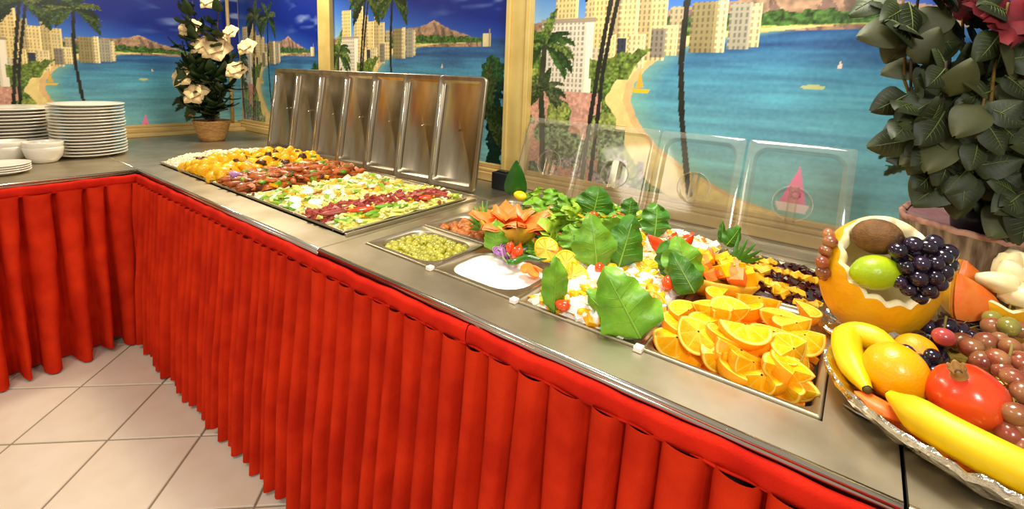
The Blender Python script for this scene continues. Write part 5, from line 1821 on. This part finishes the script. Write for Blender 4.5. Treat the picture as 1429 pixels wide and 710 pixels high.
    # petioles joined per branch
for rd_, gg_ in (((1392, 38, -.16), 'red silk flower high in the leafy plant'), ((1424, 88, -.12), 'second dark red silk flower at the right edge of the leafy plant'), ((1330, 8, -.05), 'dark red silk flower near the top of the leafy plant')):
    c0 = AD(rd_[0], rd_[1], PB, rd_[2])
    t = thing('red_flower', gg_, 'flower', tuple(c0), (R(50), 0, R(40)))
    fm, _ = leaf_mesh('petal', .085, .06, M_REDFL, .5, .05, .4, .8, nu=6, nv=8, base=.3, seed=3)
    for k in range(7):
        link('petal', fm, t, (0, 0, 0), (R(-38 - 12 * (k % 2)), 0, k * .9), 1)
    link('flower_heart', MB().ball((0, 0, .01), .012, 10, 6).mesh('flower_heart', M_REDFL), t)
# twisted wire ornament behind the log
wp_ = GY(1405, 285, 1.06)
t = thing('wire_scroll', 'thin curled wire ornament behind the log planter', 'ornament', tuple(wp_))
sp = []
for k in range(40):
    a = k / 39 * 5.2 * math.pi
    rr = .045 * (1 - k / 48)
    sp.append((math.cos(a) * rr - .04, 0, math.sin(a) * rr))
sp2 = [(-p[0] + .01, p[1], -p[2]) for p in sp]
link('wire', MB().tube(sp, .003, 6).mesh('wire', M_STEELB), t)
link('wire', MB().tube(sp2, .003, 6).mesh('wire', M_STEELB), t)

# ------------------------------------------------------------------ white flowers in a woven pot
VC = Vector(G(297, 196, H))
VC.z = H
t = thing('flower_pot', 'small woven basket pot with a curled handle on the corner counter', 'flower pot', tuple(VC))


def wick(r_, z_, a):
    return (r_ * (1 + .02 * math.sin(a * 26 + z_ * 260)), z_)


link('pot_wall', MB().lathe([(0, .0), (.075, .0), (.088, .03), (.105, .09), (.118, .140), (.123, .150), (.116, .150), (.10, .10), (.09, .12), (0, .125)], 80, 0, None, wick).mesh('pot_wall', M_WICKER), t)
link('pot_handle', MB().tube([tuple(RTh * x + Vector((0, 0, z))) for x, z in ((-.10, .11), (-.125, .15), (-.135, .175), (-.15, .185), (-.16, .178))], .007, 8).mesh('pot_handle', M_WICKER), t)
pt2 = thing('white_flower_plant', 'tall dark plant with cream white blossoms in the woven pot', 'plant', (VC.x, VC.y, H + .125))
r7 = random.Random(31)
fl1, _ = leaf_mesh('leaf', .15, .085, M_FLEAF, .35, .02, .2, .6, nu=5, nv=7, base=.05)
for bi in range(16):
    top_ = RTh * r7.uniform(-.17, .19) + FWh * r7.uniform(-.08, .08) + Vector((0, 0, .25 + .62 * bi / 15))
    pts = [Vector((0, 0, -.01)).lerp(top_, k / 5) + Vector((r7.uniform(-1, 1), r7.uniform(-1, 1), 0)) * .008 for k in range(6)]
    link('stem', MB().tube([tuple(p) for p in pts], .004, 6).mesh('stem', M_DTWIG), pt2)
    for k in range(13):
        f_ = .15 + .88 * k / 13
        p = Vector((0, 0, 0)).lerp(top_, f_)
        az = r7.uniform(0, 6.28)
        dv = (Vector((math.cos(az), math.sin(az), r7.uniform(-.6, .8)))).normalized()
        lo = link('leaf', fl1, pt2, tuple(p), (0, 0, 0), r7.uniform(.6, 1.15))
        lo.rotation_euler = dv.to_track_quat('Z', 'Y').to_euler()
for k in range(6):   # fern-like blades reaching left
    link('frond', leaf_mesh('frond', .24, .035, M_FLEAF, .5, .05, .1, .5, nu=5, nv=12, base=.1, seed=k)[0], pt2, (0, 0, .10 + .02 * k), (R(-20 + 6 * k), R(-75 + 7 * k), R(35)))
wf, _ = leaf_mesh('petal', .062, .060, M_CREAM, .45, .05, .40, .85, nu=6, nv=7, base=.2, seed=2)
flw = [(265, 40, 1.0), (281, 64, .95), (303, 69, 1.25), (257, 107, 1.05), (274, 131, 1.1), (330, 98, .9), (345, 66, .85), (292, 3, .8), (273, 47, .45), (322, 45, .7)]
dep = (VC - CAM).dot(FW)
for k, (a, b, s_) in enumerate(flw):
    d = FW + RT * ((a - 714.5) / FPX) - UP * ((b - CYP) / FPX)
    p = CAM + d * (dep - .13 + .015 * (k % 3))
    t = thing('cream_flower', 'cream white blossom at the ' + ['upper left of the flower plant', 'middle left of the plant, beside the largest bloom', 'centre of the plant, the largest bloom', 'lower left side of the plant', 'bottom of the plant just above the pot',
              'lower right side of the plant', 'right side next to the printed palm', 'very top of the plant', 'left as a small bud below the top one', 'upper right, half hidden in dark leaves'][k], 'flower', tuple(p), (R(55), R(10 * (k % 3) - 10), R(36)), 'cream blossoms', s_ * 1.4)
    for q in range(5):
        link('petal', wf, t, (0, 0, 0), (R(-62), 0, q * 2 * math.pi / 5), 1)
    for q in range(5):
        link('petal', wf, t, (0, 0, .004), (R(-36), 0, q * 2 * math.pi / 5 + .6), .75)
    link('flower_heart', MB().ball((0, 0, .008), .010, 10, 6).mesh('flower_heart', M_CREAM), t)
